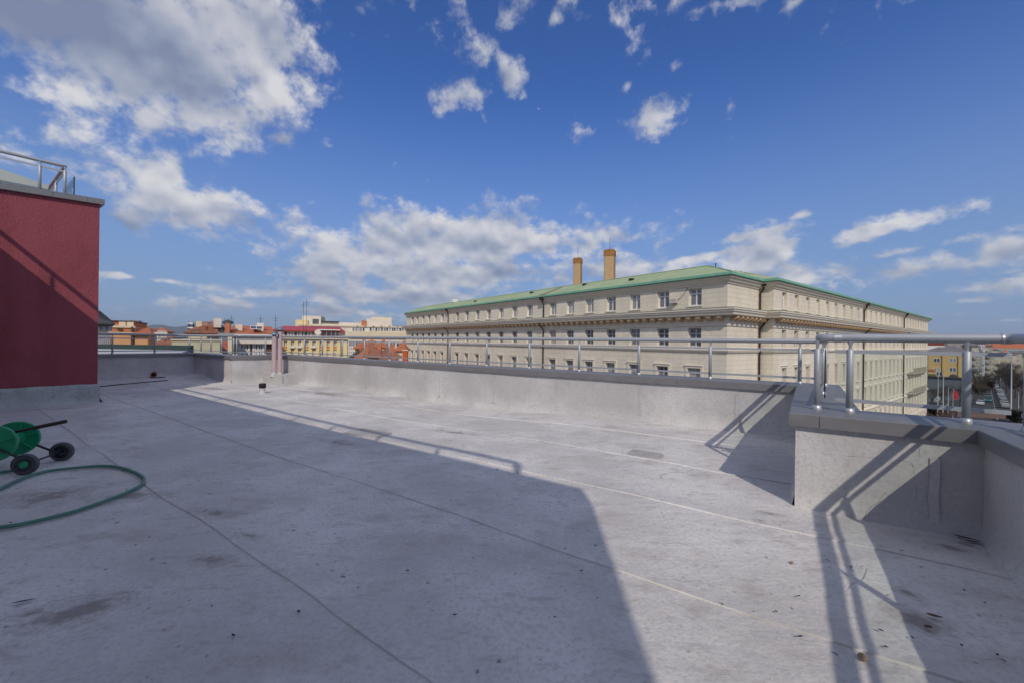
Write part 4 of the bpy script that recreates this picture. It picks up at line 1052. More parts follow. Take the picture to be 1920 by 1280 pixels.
    MB().add([(-.5, 25.4, zr + .09), (-.5, 26.6, zr + .09), (3.4, 26.3, zr + rise - .45), (3.4, 25.7, zr + rise - .45)], [(3, 2, 1, 0)]).build('roof_patch', RUST, roof)
    MB().tube([(5.2, 3.7, zr + rise - .4), (5.2, 3.7, zr + rise + .15)], .05, 6).build('roof_stub', PIPE, roof)
    # downpipes with hoppers
    def downpipe(x, y, dx, dy):
        t = MB().tube([(x + dx * .55, y + dy * .55, eave - .05), (x + dx * .40, y + dy * .40, eave - .7), (x + dx * .16, y + dy * .16, eave - 1.0), (x + dx * .16, y + dy * .16, corn + .3)], .095, 8)
        t.tube([(x + dx * .16, y + dy * .16, corn + .3), (x + dx * .16, y + dy * .16, corn - .1)], .095, 8)
        t.tube([(x + dx * .95, y + dy * .95, corn - .68), (x + dx * .35, y + dy * .35, corn - 1.5), (x + dx * .16, y + dy * .16, corn - 1.8), (x + dx * .16, y + dy * .16, 0)], .095, 8)
        o = t.build('downpipe', PIPE, base)
        hp = MB().box(x - .28 + dx * .5, x + .28 + dx * .5, y - .28 + dy * .5, y + .28 + dy * .5, eave - .35, eave + .12); hp.build('hopper', PIPE, o)
    for s in (25.9, 55.32): downpipe(0, s, -1, 0)
    downpipe(step_s - .22, 0, 0, -1)
    for s in (33.2, 61.9): downpipe(step_s + s, -step_w, 0, -1)
    # air conditioner with cable
    ac = MB().box(-.42, -.05, 5.0, 5.72, Z(4.15), Z(4.62)).build('air_conditioner', mat('ac_white', (.5, .48, .44), .6), base)
    MB().tube([(-.06, 5.0, Z(4.5)), (-.04, 4.6, Z(4.75)), (-.04, 4.2, Z(5.2)), (-.04, 3.9, Z(5.75))], .02, 5).build('cable', PIPE, ac)
    MB().box(-.48, -.02, 5.05, 5.12, Z(4.08), Z(4.15)).build('bracket', PIPE, ac)
    # roof clutter at the far end
    MB().box(3.2, 4.4, LL - 18, LL - 17, zr + rise - .4, zr + rise + .35).build('roof_box', WHITE, roof)
    # balconies and attached columns on the far third of the street front
    BAL = mat('balcony_stone', (.46, .41, .33), .85, .15, 1.0)
    for zf, n in ((-5.25, 5), (-9.3, 5)):
        for k in range(n):
            x = step_s + 65.8 + 2.92 * (k + .5); b = MB()
            b.box(x - 1.25, x + 1.25, -step_w - 1.05, -step_w, Z(zf) - .22, Z(zf)); b.box(x - 1.25, x + 1.25, -step_w - 1.05, -step_w - .92, Z(zf) + .9, Z(zf) + 1.02)
            for q in range(6): b.box(x - 1.2 + q * .46, x - 1.1 + q * .46, -step_w - 1.02, -step_w - .95, Z(zf), Z(zf) + .9)
            b.box(x - 1.0, x - .8, -step_w - .8, -step_w, Z(zf) - .65, Z(zf) - .22); b.box(x + .8, x + 1.0, -step_w - .8, -step_w, Z(zf) - .65, Z(zf) - .22)
            b.build('balcony', BAL, base)
    # tall chimneys standing in the court
    CH = ashlar('chimney_brick', (.56, .38, .21), .55, .2)
    CH2 = mat('chimney_rim', (.36, .17, .06), .9, .3, 1.5)
    for (u, vt, Y, w, lab) in ((1083.5, 486, 74, 1.65, 'slimmer brick chimney behind the copper roof'), (1143.5, 471, 66, 1.95, 'thicker brick chimney behind the copper roof')):
        p = at(u, vt, Y); t = thing('chimney', lab, 'chimney', (p.x, p.y, GZ), R(8)); H = p.z - GZ
        oct_ = [(w / 2 * a * (1 if k else .86), w / 2 * b * (.86 if k else 1)) for a, b in ((1, -1), (1, 1), (-1, 1), (-1, -1)) for k in ((0, 1) if a * b < 0 else (1, 0))]; oct_ = [(x * .8, y * .8) for x, y in oct_]; t.rotation_euler = (0, 0, R(-28))
        MB().prism(oct_, 0, H - .9).build('shaft', CH, t)
        MB().prism([(x * 1.09, y * 1.09) for x, y in oct_], H - .9, H).build('rim', CH2, t)
        MB().prism([(x * 1.0, y * 1.0) for x, y in oct_], H, H + .12).build('top', CH2, t)
        hp = MB()
        for k in range(26): hp.tube([(w * .39, -.2, H - 1 - k * .4), (w * .5, -.2, H - 1 - k * .4), (w * .5, .2, H - 1 - k * .4), (w * .39, .2, H - 1 - k * .4)], .035, 4)
        hp.build('climbing_irons', CH2, t)
        MB().tube([(0, 0, H), (0, 0, H + 2.2)], .03, 4).build('lightning_rod', PIPE, t)
stone_building()

# ------------------------------------------------------------------ city on the left
def left_city():
    # neighbouring flat roof just past the far parapet
    t = thing('flat_roof_annex', 'low pale flat roof with dark green edge past the far parapet', 'building', (0, 0, GZ))
    A = at(60, 652, 19.5); B = at(353, 649.5, 19.0); C = at(330, 660, 13.5); D_ = at(60, 660, 13.5)
    poly = [(D_.x, D_.y), (C.x - .2, C.y), (B.x, B.y), (A.x, A.y)]
    MB().prism(poly, 0, [.42 - GZ, .40 - GZ, .44 - GZ, .44 - GZ]).build('roof_deck', mat('pale_roof_sheet', (.46, .47, .47), .8, .12, 1.0, dirt=(.3, .3, .3), dirt_amt=.5), t)
    e = Vector((B.x - A.x, B.y - A.y)).normalized(); n = Vector((-e.y, e.x))
    q = [(A.x, A.y), (B.x, B.y), (B.x + n.x * .3, B.y + n.y * .3), (A.x + n.x * .3, A.y + n.y * .3)]
    MB().prism(q, .3 - GZ, .66 - GZ).build('edge_upstand', mat('dark_green_sheet', (.035, .06, .055), .5, .1), t)
    e2 = Vector((B.x - C.x, B.y - C.y)).normalized(); m2 = Vector((e2.y, -e2.x))
    q = [(C.x, C.y), (C.x + m2.x * .06, C.y + m2.y * .06), (B.x + m2.x * .06, B.y + m2.y * .06), (B.x, B.y)]
    MB().prism(q, -.6 - GZ, .37 - GZ).build('fascia', mat('maroon_paint', (.13, .02, .045), .8, .1), t)
    # grey house with a rounded dark roof and columns
    b = Bld('grey_house', 'grey house with columned front and dark rounded roof by the red wing', 120, 208, 624, 42, 4, 12, GREY)
    b.hip(DARK, b.z(606, 200), 1.6, x1=b.w + .3, ridge_in=3)
    b.box('attic', mat('attic_grey', (.22, .21, .21), .9, .15), .3, b.w - .2, .3, 11.5, b.h - .2, b.z(606, 200) - .15)
    for u in (184, 190, 195, 200, 205): put_window(b.o, b.x(u), .3, b.z(621, u), .5, .55, WHITE, 0)
    for k, u in enumerate((184.5, 188, 191.5, 195, 198.5, 202, 205.5)):
        MB().tube([(b.x(u), -.16, b.z(650, u)), (b.x(u), -.16, b.z(636, u))], .08, 8).build('column', mat('column_grey', (.36, .36, .38), .8), b.o)
    b.box('shade_panel', mat('recess_shade', (.05, .05, .055), .9), b.x(183), b.x(207), -.06, -.002, b.z(650, 195), b.z(636, 195))  # flat dark panel behind the columns, its colour standing for recess shade
    # orange brick house
    b = Bld('brick_house', 'tall orange brick house with cream pilasters and flat dark roof edge', 206, 252, 612, 62, -6, 14, ORANGE)
    b.box('upper_storey', BRICK, -.3, b.x(244), 1.2, 13, b.h, b.z(602.5, 230)); b.box('roof_edge', DARK, -.9, b.x(246), .9, 13.4, b.z(602.5, 230), b.z(601, 230))
    for u in (225, 240): b.box('pilaster', CREAM, b.x(u) - .35, b.x(u) + .45, 1.0, 1.2, b.h, b.z(602.5, 230))
    b.box('brick_band', BRICK, .02, b.w - .02, -.10, -.002, b.z(622.5, 230), b.z(613, 230)); b.box('cornice', CREAM, -.1, b.w + .1, -.3, .1, b.h - .18, b.h + .12)
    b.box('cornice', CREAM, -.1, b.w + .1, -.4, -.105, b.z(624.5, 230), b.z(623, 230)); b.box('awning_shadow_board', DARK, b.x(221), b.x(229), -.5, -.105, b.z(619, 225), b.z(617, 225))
    b.box('downpipe', DARK, b.w - .35, b.w - .1, -.35, -.12, 0, b.z(613, 252))
    b2 = Bld('orange_house', 'plain orange gable house adjoining the brick house', 253, 277, 625.5, 63, -6, 10, ORANGE)
    b2.hip(TILE, b2.h, 1.1, over=.5); b2.box('eave_board', DARK, -.3, b2.w + .3, -.55, -.4, b2.h - .35, b2.h - .19)
    b = Bld('grey_flats', 'narrow grey block of flats with small dark windows', 277, 294, 626, 66, -4, 10, GREY)
    b.wins([b.x(u) for u in (280, 283.5, 287, 290.5)], [b.z(v, 285) for v in (633, 639, 645, 651)], .35, .42, WHITE, 0); b.box('parapet', CREAM, -.1, b.w + .1, -.15, .3, b.h, b.h + .3)
    b = Bld('stair_tower', 'white stair tower behind the brick house roof', 246, 258, 603, 74, 0, 5, PALE); b.box('cap', GREY, -.2, b.w + .2, -.2, 5.2, b.h, b.h + .25)
    b.box('blue_sheet', mat('blue_sheet', (.08, .10, .2), .5), -.6, 0.4, -.4, -.01, b.h - 3, b.h - .2)
    for (u0, u1, v, Y, lab, cm) in ((262, 292, 620, 84, 'low house with red tile roof behind the orange house', CREAM), (284, 311, 617.5, 96, 'farther low house with flat red tile roof', PALE), (255, 270, 615, 80, 'small house with rusty roof beside the stair tower', BRICK)):
        b = Bld('tiled_house', lab, u0, u1, v + 4, Y, -5, 9, cm); b.hip(TILE, b.h, 1.0, over=.5)
    b = Bld('beige_house', 'small beige house with flat roof and dark window', 294, 312, 626, 60, -3, 8, CREAM); b.box('parapet', PALE, -.1, b.w + .1, -.15, .3, b.h, b.h + .25)
    b.wins([b.x(303)], [b.z(633, 303)], .9, 1.0, WHITE, 1)
    b = Bld('stone_shed', 'brown stone house with blue tarpaulin', 310, 326, 637, 52, 3, 7, mat('brown_stone', (.22, .17, .13), .95, .35, 2)); b.hip(TILE2, b.h, .6, over=.3); b.box('tarpaulin', mat('blue_tarp', (.03, .04, .2), .6), b.w * .35, b.w * .8, -.4, .3, b.h + .05, b.h + .25)
    for u, c in ((300, CREAM), (316, BROWN)):
        b = Bld('small_house', 'little ' + ('cream' if c is CREAM else 'brown') + ' house low behind the annex roof', u - 7, u + 6, 645, 48, 0, 7, c); b.hip(TILE2, b.h, .6, over=.3)
    # cream gable house
    b = Bld('cream_house', 'cream gabled house with brown hipped roof and small dormers', 353, 388, 622.5, 56, 6, 12, CREAM)
    b.hip(TILE2, b.h, 1.0, x1=b.x(412), over=.4, ridge_in=1.6); b.wins([b.x(367)], [b.z(629, 367)], 1.0, .7, DARK, 0)
    b.box('side_wing', PALE, b.w, b.x(413), .6, 11, 0, b.h - .35)
    for u in (383, 394): b.box('dormer', TILE2, b.x(u) - .45, b.x(u) + .45, .9, 3.5, b.h + .2, b.h + .85); 
    b.box('chimney', CREAM, b.x(370), b.x(370) + .7, 5, 5.8, b.h + .4, b.h + 1.7); b.box('chimney', PALE, b.x(405), b.x(405) + .9, 4, 5, b.h + .8, b.h + 2.2)
    b = Bld('cream_annex', 'low cream annex wall below the cream gabled house', 322, 413, 638, 47, 4, 7, mat('annex_cream', (.52, .48, .33), .9, .1, .6))
    b.box('coping', CREAM, -.1, b.w + .1, -.15, .4, b.h, b.h + .14); b.box('coping', DARK, b.x(325), b.x(352), -.1, 3, b.h + .14, b.h + .35)
    b = Bld('pink_house', 'pinkish house with orange patch and attic wall behind the cream house', 380, 410, 610.5, 68, 4, 9, mat('patchy_orange', (.42, .20, .13), .9, .35, .5))
    b.wins([b.x(u) for u in (384, 393)], [b.z(613.5, 388)], .8, .9, BRICK, 0); b.hip(TILE, b.h, .9, over=.4)
    # pylon of signs behind
    p = at(358.5, 604, 110); t = thing('antenna_tower', 'dark lattice antenna tower behind the cream house', 'tower', (p.x, p.y, GZ)); H = p.z - GZ
    mb = MB(); 
    for x in (-.6, .6): mb.box(x - .12, x + .12, -.12, .12, 0, H)
    mb.build('legs', DARK, t)
    for k in range(6): MB().box(-.75, .75, -.3, .3, H - .5 - k * .62, H - .2 - k * .62).build('antenna_panel', DARK if k % 2 else WHITE, t)
    p = at(370, 606, 100); t = thing('roof_sign', 'small dark mast with panel above the cream house roof', 'mast', (p.x, p.y, GZ)); H = p.z - GZ
    MB().box(-.1, .1, -.1, .1, 0, H).build('pole', DARK, t); MB().box(-.5, .5, -.12, .12, H - 1.0, H - .4).build('panel', DARK, t); MB().box(-.5, .5, -.12, .12, H - .3, H).build('panel', DARK, t)
    b = Bld('green_attic', 'green painted attic dormer house between the tile roofs', 409, 422, 614, 62, 4, 6, GREEN); b.wins([b.x(415.5)], [b.z(622, 415)], 1.0, .8, WHITE, 1); b.box('balcony', DARK, -.1, b.w + .1, -.5, 0, b.z(627, 415), b.z(624, 415)); b.hip(DARK, b.h, .5, over=.2)
    b = Bld('blue_grey_house', 'blue grey house wall with a salmon panel', 410, 437, 628, 54, 4, 8, mat('blue_grey', (.17, .21, .27), .8, .1)); b.box('salmon_panel', mat('salmon', (.48, .14, .10), .8), b.x(417), b.x(426), -.12, -.002, b.z(656, 421), b.z(640, 421)); b.box('roof_slab', GREY, -.1, b.w + .1, -.3, 8, b.h, b.h + .25); b.box('side_panel', CREAM, b.x(427), b.x(435), -.1, -.002, b.z(662, 430), b.z(630, 430))
    # big tile roof with brown front and white windows
    b = Bld('tile_roof_house', 'brown house with white shuttered windows, grey cornice and big red tile roof', 430, 512, 636, 58, 3, 16, BROWN)
    b.hip(TILE, b.z(627, 460), b.z(608.5, 460) - b.z(627, 460), x0=-.2, x1=b.w + .3, y0=.3, y1=16, ridge_in=.3)
    b.box('cornice', PALE, -.2, b.w + .2, -.9, 0, b.z(644, 460), b.z(636.5, 460)); b.box('gutter', WHITE, -.2, b.w + .2, -.7, .6, b.z(629, 460), b.z(626.8, 460)); b.box('attic_band', GREY, 0, b.w, -.2, 15, b.h, b.z(629, 460))
    for u in (446, 488):
        b.box('chimney', PALE, b.x(u) - .45, b.x(u) + .45, 3.5, 4.5, b.z(622, u), b.z(607 if u < 470 else 604.5, u)); 
    b.box('dormer', PALE, b.x(474), b.x(487), 1.2, 5, b.z(617.5, 480), b.z(614, 480)); put_window(b.o, b.x(480.5), 1.2, b.z(617.2, 480), 1.6, .5, WHITE, 1); b.box('turret', BRICK, b.x(421), b.x(430), .5, 3.5, b.h, b.z(606.5, 425)); MB().lathe([(.75, 0), (.62, .35), (.0, .65)], seg=12).build('turret_cap', DARK, b.o).location = (b.x(425.5), 2, b.z(606.5, 425))
    for v, h in ((656.5, 1.05), (669, 1.0)):
        for u in (452, 461.5, 479, 489): put_window(b.o, b.x(u), 0, b.z(v, u), .75, h * .92, WHITE, 1, fr=.12, proud=.12)
        for u in (449.5, 457, 467, 475.5, 484, 494): b.box('shutter', WHITE, b.x(u) - .13, b.x(u) + .13, -.14, -.02, b.z(v, u), b.z(v, u) + h * .92)
    for (u, vt) in ((421.5, 597), (434, 592), (489, 592), (517, 591), (569, 566), (575, 562), (398, 600)):
        p = at(u, vt, 72); o = MB().tube([(0, 0, 0), (0, 0, p.z - 2.0)], .035, 4).tube([(-.5, 0, p.z - 2.6), (.5, 0, p.z - 2.6)], .025, 4).tube([(-.35, 0, p.z - 3.0), (.35, 0, p.z - 3.0)], .025, 4).build('aerial', DARK); o.location = (p.x, p.y, 2.0)
        tag(o, 'thin television aerial standing on the far roofs', 'aerial', 'aerials on the far roofs')
    # red roofed yellow house
    b = Bld('yellow_house', 'pale yellow house with orange spandrels, glazed attic and red metal roof', 512, 652, 633.5, 70, -2, 14, YEL)
    zs_ = b.h; b.box('cornice', mat('cornice_cream', (.62, .55, .42), .8, .05), -.2, b.w + .2, -.8, .2, b.z(635.5, 560), b.z(631.5, 560))
    b.box('attic', PALE, .2, b.x(646), 1.0, 12, b.h - .1, b.z(618.5, 560)); b.hip(REDMET, b.z(619, 560), b.z(610, 560) - b.z(619, 560), x0=-.2, x1=b.x(646), y0=.2, y1=13, ridge_in=1.0)
    for k, u in enumerate((534, 541, 546.5, 553, 559, 566, 572.5, 579, 586)): put_window(b.o, b.x(u), 1.0, b.z(630, u), .40 if k % 3 else .55, .85, WHITE, 0, proud=.1)
    b.box('terrace_glazing', PANE, b.x(602), b.x(634), .92, .99, b.z(630, 615), b.z(620, 615)); b.box('canopy', WHITE, b.x(597), b.x(638), -.4, 1.0, b.z(619.6, 615), b.z(617.8, 615))
    for u in (603, 612, 621, 629): b.box('canopy_post', GREY, b.x(u) - .06, b.x(u) + .06, .0, .1, b.z(631.5, u), b.z(619.6, u))
    b.box('red_seat', mat('red_seat', (.4, .05, .04), .7), b.x(607), b.x(613), .2, .7, b.z(631, 610), b.z(628, 610)); MB().lathe([(.0, .02), (.55, .14), (.5, .16), (0, .06)], axis=(.3, -1, .3), seg=18).build('satellite_dish', PALE, b.o).location = (b.x(596), -.5, b.z(624, 596))
    cols = [529, 542.5, 556, 569, 582.5, 596, 609.5, 622, 635, 648]
    for i, u in enumerate(cols):
        b.box('pilaster', YEL, b.x(u) - .3 - (.3 if i == 9 else 0), b.x(u) + .3, -.35, -.002, b.z(720, u), b.z(636.5, u))
    for i in range(len(cols) - 1):
        xa, xb = b.x(cols[i]) + .32, b.x(cols[i + 1]) - .32
        for (vb, vt) in ((648.5, 639.5), (668, 659)):
            f = put_window(b.o, (xa + xb) / 2, 0, b.z(vb, cols[i]), xb - xa, b.z(vt, cols[i]) - b.z(vb, cols[i]), WHITE, 1, fr=.1)
            b.box('spandrel', SPAN, xa, xb, -.12, -.002, b.z(vb + 5.2, cols[i]), b.z(vb + .6, cols[i])); b.box('ledge', YEL, xa, xb, -.25, -.002, b.z(vb + 6.4, cols[i]), b.z(vb + 5.3, cols[i]))
    for u in (549, 588, 562): b.box('air_conditioner', WHITE, b.x(u) - .4, b.x(u) + .4, -.65, -.36, b.z(652, u), b.z(648.5, u))
    # cream modern complex behind
    b = Bld('modern_block', 'long cream modern block with ribbon windows and roof boxes', 560, 775, 611, 105, -2, 16, PALE)
    b.box('roof_edge', CREAM, -.1, b.w + .1, -.3, .5, b.h, b.h + .35); b.box('upper_box', PALE, b.x(563), b.x(599), 2, 10, b.h, b.z(591.5, 580)); b.box('upper_box_low', YEL, b.x(552), b.x(575), 1, 6, b.h - 1, b.z(599.5, 565)); b.box('roof_strip', DARK, b.x(600), b.x(632), 2, 9, b.z(604, 610), b.z(601.5, 610)); b.box('long_penthouse', PALE, b.x(600), b.x(690), 2.5, 10, b.h, b.z(604, 640))
    b.box('roof_block', PALE, b.x(686), b.x(734), 1.5, 10, b.h, b.z(597.5, 710)); b.box('roof_block', CREAM, b.x(695), b.x(733.5), 2.5, 9, b.z(597.5, 710), b.z(594, 710)); b.box('tank', BRICK, b.x(677), b.x(686), 1, 3, b.h, b.z(601, 680)); put_window(b.o, b.x(589), 2, b.z(607, 589), 1.5, 1.3, DARK, 0)
    for u in (668, 676, 700, 716, 731, 745, 760):
        for d in (-.75, 0, .75): put_window(b.o, b.x(u) + d, 0, b.z(621.5, u), .62, 1.05, WHITE, 0, proud=.1)
    b.box('band', CREAM, b.x(652), b.w, -.9, -.02, b.z(631.5, 700), b.z(622.5, 700))
    for u in (660, 675, 690, 705, 720, 735, 750, 763):
        put_window(b.o, b.x(u), 0, b.z(635.5, u), 1.9, .5, WHITE, 1); b.box('air_conditioner', GREY, b.x(u) + 1.1, b.x(u) + 1.6, -.4, -.01, b.z(613, u), b.z(610.8, u))
    for u0 in (660, 672, 684, 697, 710, 723, 736, 749, 762): put_window(b.o, b.x(u0), 0, b.z(649.5, u0), 1.6, 1.35, WHITE, 2 if u0 % 2 else 1)
    for u0 in (655, 659, 663, 668): 
        for v in (655, 662, 670): put_window(b.o, b.x(u0), 0, b.z(v, u0), .4, .6, WHITE, 0)
    # little houses in the gap
    spec = [(666, 682, 652, 80, TILE, mat('ochre_wall', (.50, .32, .06), .9, .15), 'ochre'), (682, 706, 651, 76, TILE, ORANGE, 'orange'), (694, 712, 658, 66, TILE2, CREAM, 'cream'), (668, 692, 671, 60, TILE, PALE, 'pale'), (690, 712, 668, 58, TILE2, BROWN, 'brown'), (712, 724, 650, 84, TILE, PALE, 'white'),
            (727, 748, 668, 56, TILE2, CREAM, 'beige'), (742, 760, 656, 72, TILE, PALE, 'grey'), (660, 676, 668, 74, DARK, PALE, 'dark-roofed'), (720, 742, 676, 50, TILE2, PALE, 'pale')]
    for i, (u0, u1, v, Y, rf, wl, nm) in enumerate(spec):
        b = Bld('small_house', ['low', 'squat', 'narrow', 'old', 'little', 'distant', 'plain', 'tucked-in', 'lean', 'lone'][i] + ' ' + nm + ' walled house with hipped roof in the gap before the modern block', u0, u1, v, Y, [-8, 5, 12, -4][i % 4], 7, wl)
        b.hip(rf, b.h, 1.3, over=.4); b.wins([b.w * .3, b.w * .7], [b.h - 1.5], .5, .8, WHITE, 1); b.box('chimney', BRICK, b.w * .6, b.w * .6 + .5, 2.5, 3, b.h + .3, b.h + 1.7)
    b = Bld('orange_wall_house', 'narrow bright orange house wall beside the stone building', 755, 764, 657, 64, 0, 6, mat('bright_orange', (.55, .11, .03), .9, .1)); b.box('coping', CREAM, -.1, b.w + .1, -.1, .3, b.h, b.h + .15)
    p = at(728, 676, 62); t = thing('turret_dome', 'olive green domed turret among the low houses', 'turret', (p.x, p.y, GZ)); H = at(728, 655, 62).z - GZ
    MB().lathe([(.62, 0), (.62, H - .8), (.56, H - .4), (.36, H - .1), (0, H)], seg=14).build('drum', mat('olive', (.24, .23, .10), .8, .15), t); MB().tube([(0, 0, H - .02), (0, 0, H + .4)], .04, 5).build('finial', DARK, t)
left_city()

def mountains():
    for nm, pts, Y, c in (('hills', [(100, 640), (200, 622), (256, 613), (275, 611), (292, 609), (305, 609.5), (316, 612), (330, 613.5), (345, 611.5), (356, 611), (372, 614), (400, 618), (470, 622), (560, 618), (650, 619), (740, 616), (900, 622), (1400, 640)], 9000, (.05, .075, .06)),
                      ('hills', [(1500, 648), (1700, 640), (1790, 636), (1850, 633), (1900, 631), (1980, 628), (2300, 640)], 9500, (.05, .075, .06))):
        mb = MB(); vs = []; J = 6
        xs = []
        for i in range(len(pts) - 1):
            for k in range(5): t = k / 5; xs.append((pts[i][0] * (1 - t) + pts[i + 1][0] * t, pts[i][1] * (1 - t) + pts[i + 1][1] * t))
        for (u, v) in xs:
            top = at(u, v + mnoise.noise(Vector((u * .06, 0, 0))) * .8, Y)
            for j in range(J + 1):
                t = j / J; d = top.xy.normalized() * ((1 - t) * -1800)
                z = GZ + (top.z - GZ) * (t ** 1.3) + (mnoise.noise(Vector((u * .05, j, 3))) * 25 if 0 < j < J else 0)
                vs.append((top.x + d.x, top.y + d.y, z))
            d = top.xy.normalized() * 1500; vs.append((top.x + d.x, top.y + d.y, GZ))
        n = J + 2
        mb.add(vs, [(i * n + j, (i + 1) * n + j, (i + 1) * n + j + 1, i * n + j + 1) for i in range(len(xs) - 1) for j in range(n - 1)], True)
        tag(mb.build(nm, mat('forest_hill', c, 1.0, .25, .002)), kind='structure')
mountains()

# ------------------------------------------------------------------ street on the right
def street():
    # carriageway running away to the right of the stone building, pavement with kerb along it
    tR = Vector((.8, .6)); nR = Vector((.6, -.8))
    Q = Vector((20.2, 37.6)) + tR * 7 + nR * 1.316
    def strip(name, a0, a1, d0, d1, z, m, h=.0):
        q = [Q + tR * a0 + nR * d0, Q + tR * a0 + nR * d1, Q + tR * a1 + nR * d1, Q + tR * a1 + nR * d0]
        o = MB().prism([(p.x, p.y) for p in q], GZ - .3 + (0 if h else .28), GZ + z)
        return tag(o.build(name, m), kind='structure')
    strip('pavement', -30, 98, .0, 5.0, .13, M_PAVE, 1); strip('road', -60, 400, 5.02, 19, .01, M_ASPH); strip('pavement', -60, 100, 19.02, 60, .13, mat('square_paving', (.13, .115, .105), .9, .2, .3), 1)
    strip('road', 98.02, 112, -80, 5.0, .012, M_ASPH)
    # main avenue seen end-on
    a0 = Vector((100, 88)); a1 = Vector((560, 480)); e = (a1 - a0).normalized(); n = Vector((e.y, -e.x))
    q = [a0 - n * 9, a0 + n * 13, a1 + n * 13, a1 - n * 9]
    tag(MB().prism([(p.x, p.y) for p in q][::1], GZ - .1, GZ + .022).build('road', M_ASPH), kind='structure')
    lm = mat('road_paint', (.6, .6, .58), .8, .15)
    for d, dash in ((0, 1), (5, 1), (-5, 1)):
        mb = MB()
        for k in range(40):
            s = 5 + k * 9; c = a0 + e * s + n * d; f = e * 1.6; w = n * .08
            mb.add([(c + f + w).to_3d(), (c - f + w).to_3d(), (c - f - w).to_3d(), (c + f - w).to_3d()], [(0, 1, 2, 3)])
        o = tag(mb.build('lane_marking', lm), kind='structure'); o.location.z = GZ + .028
    return a0, e, n
A0, AE, AN = street()

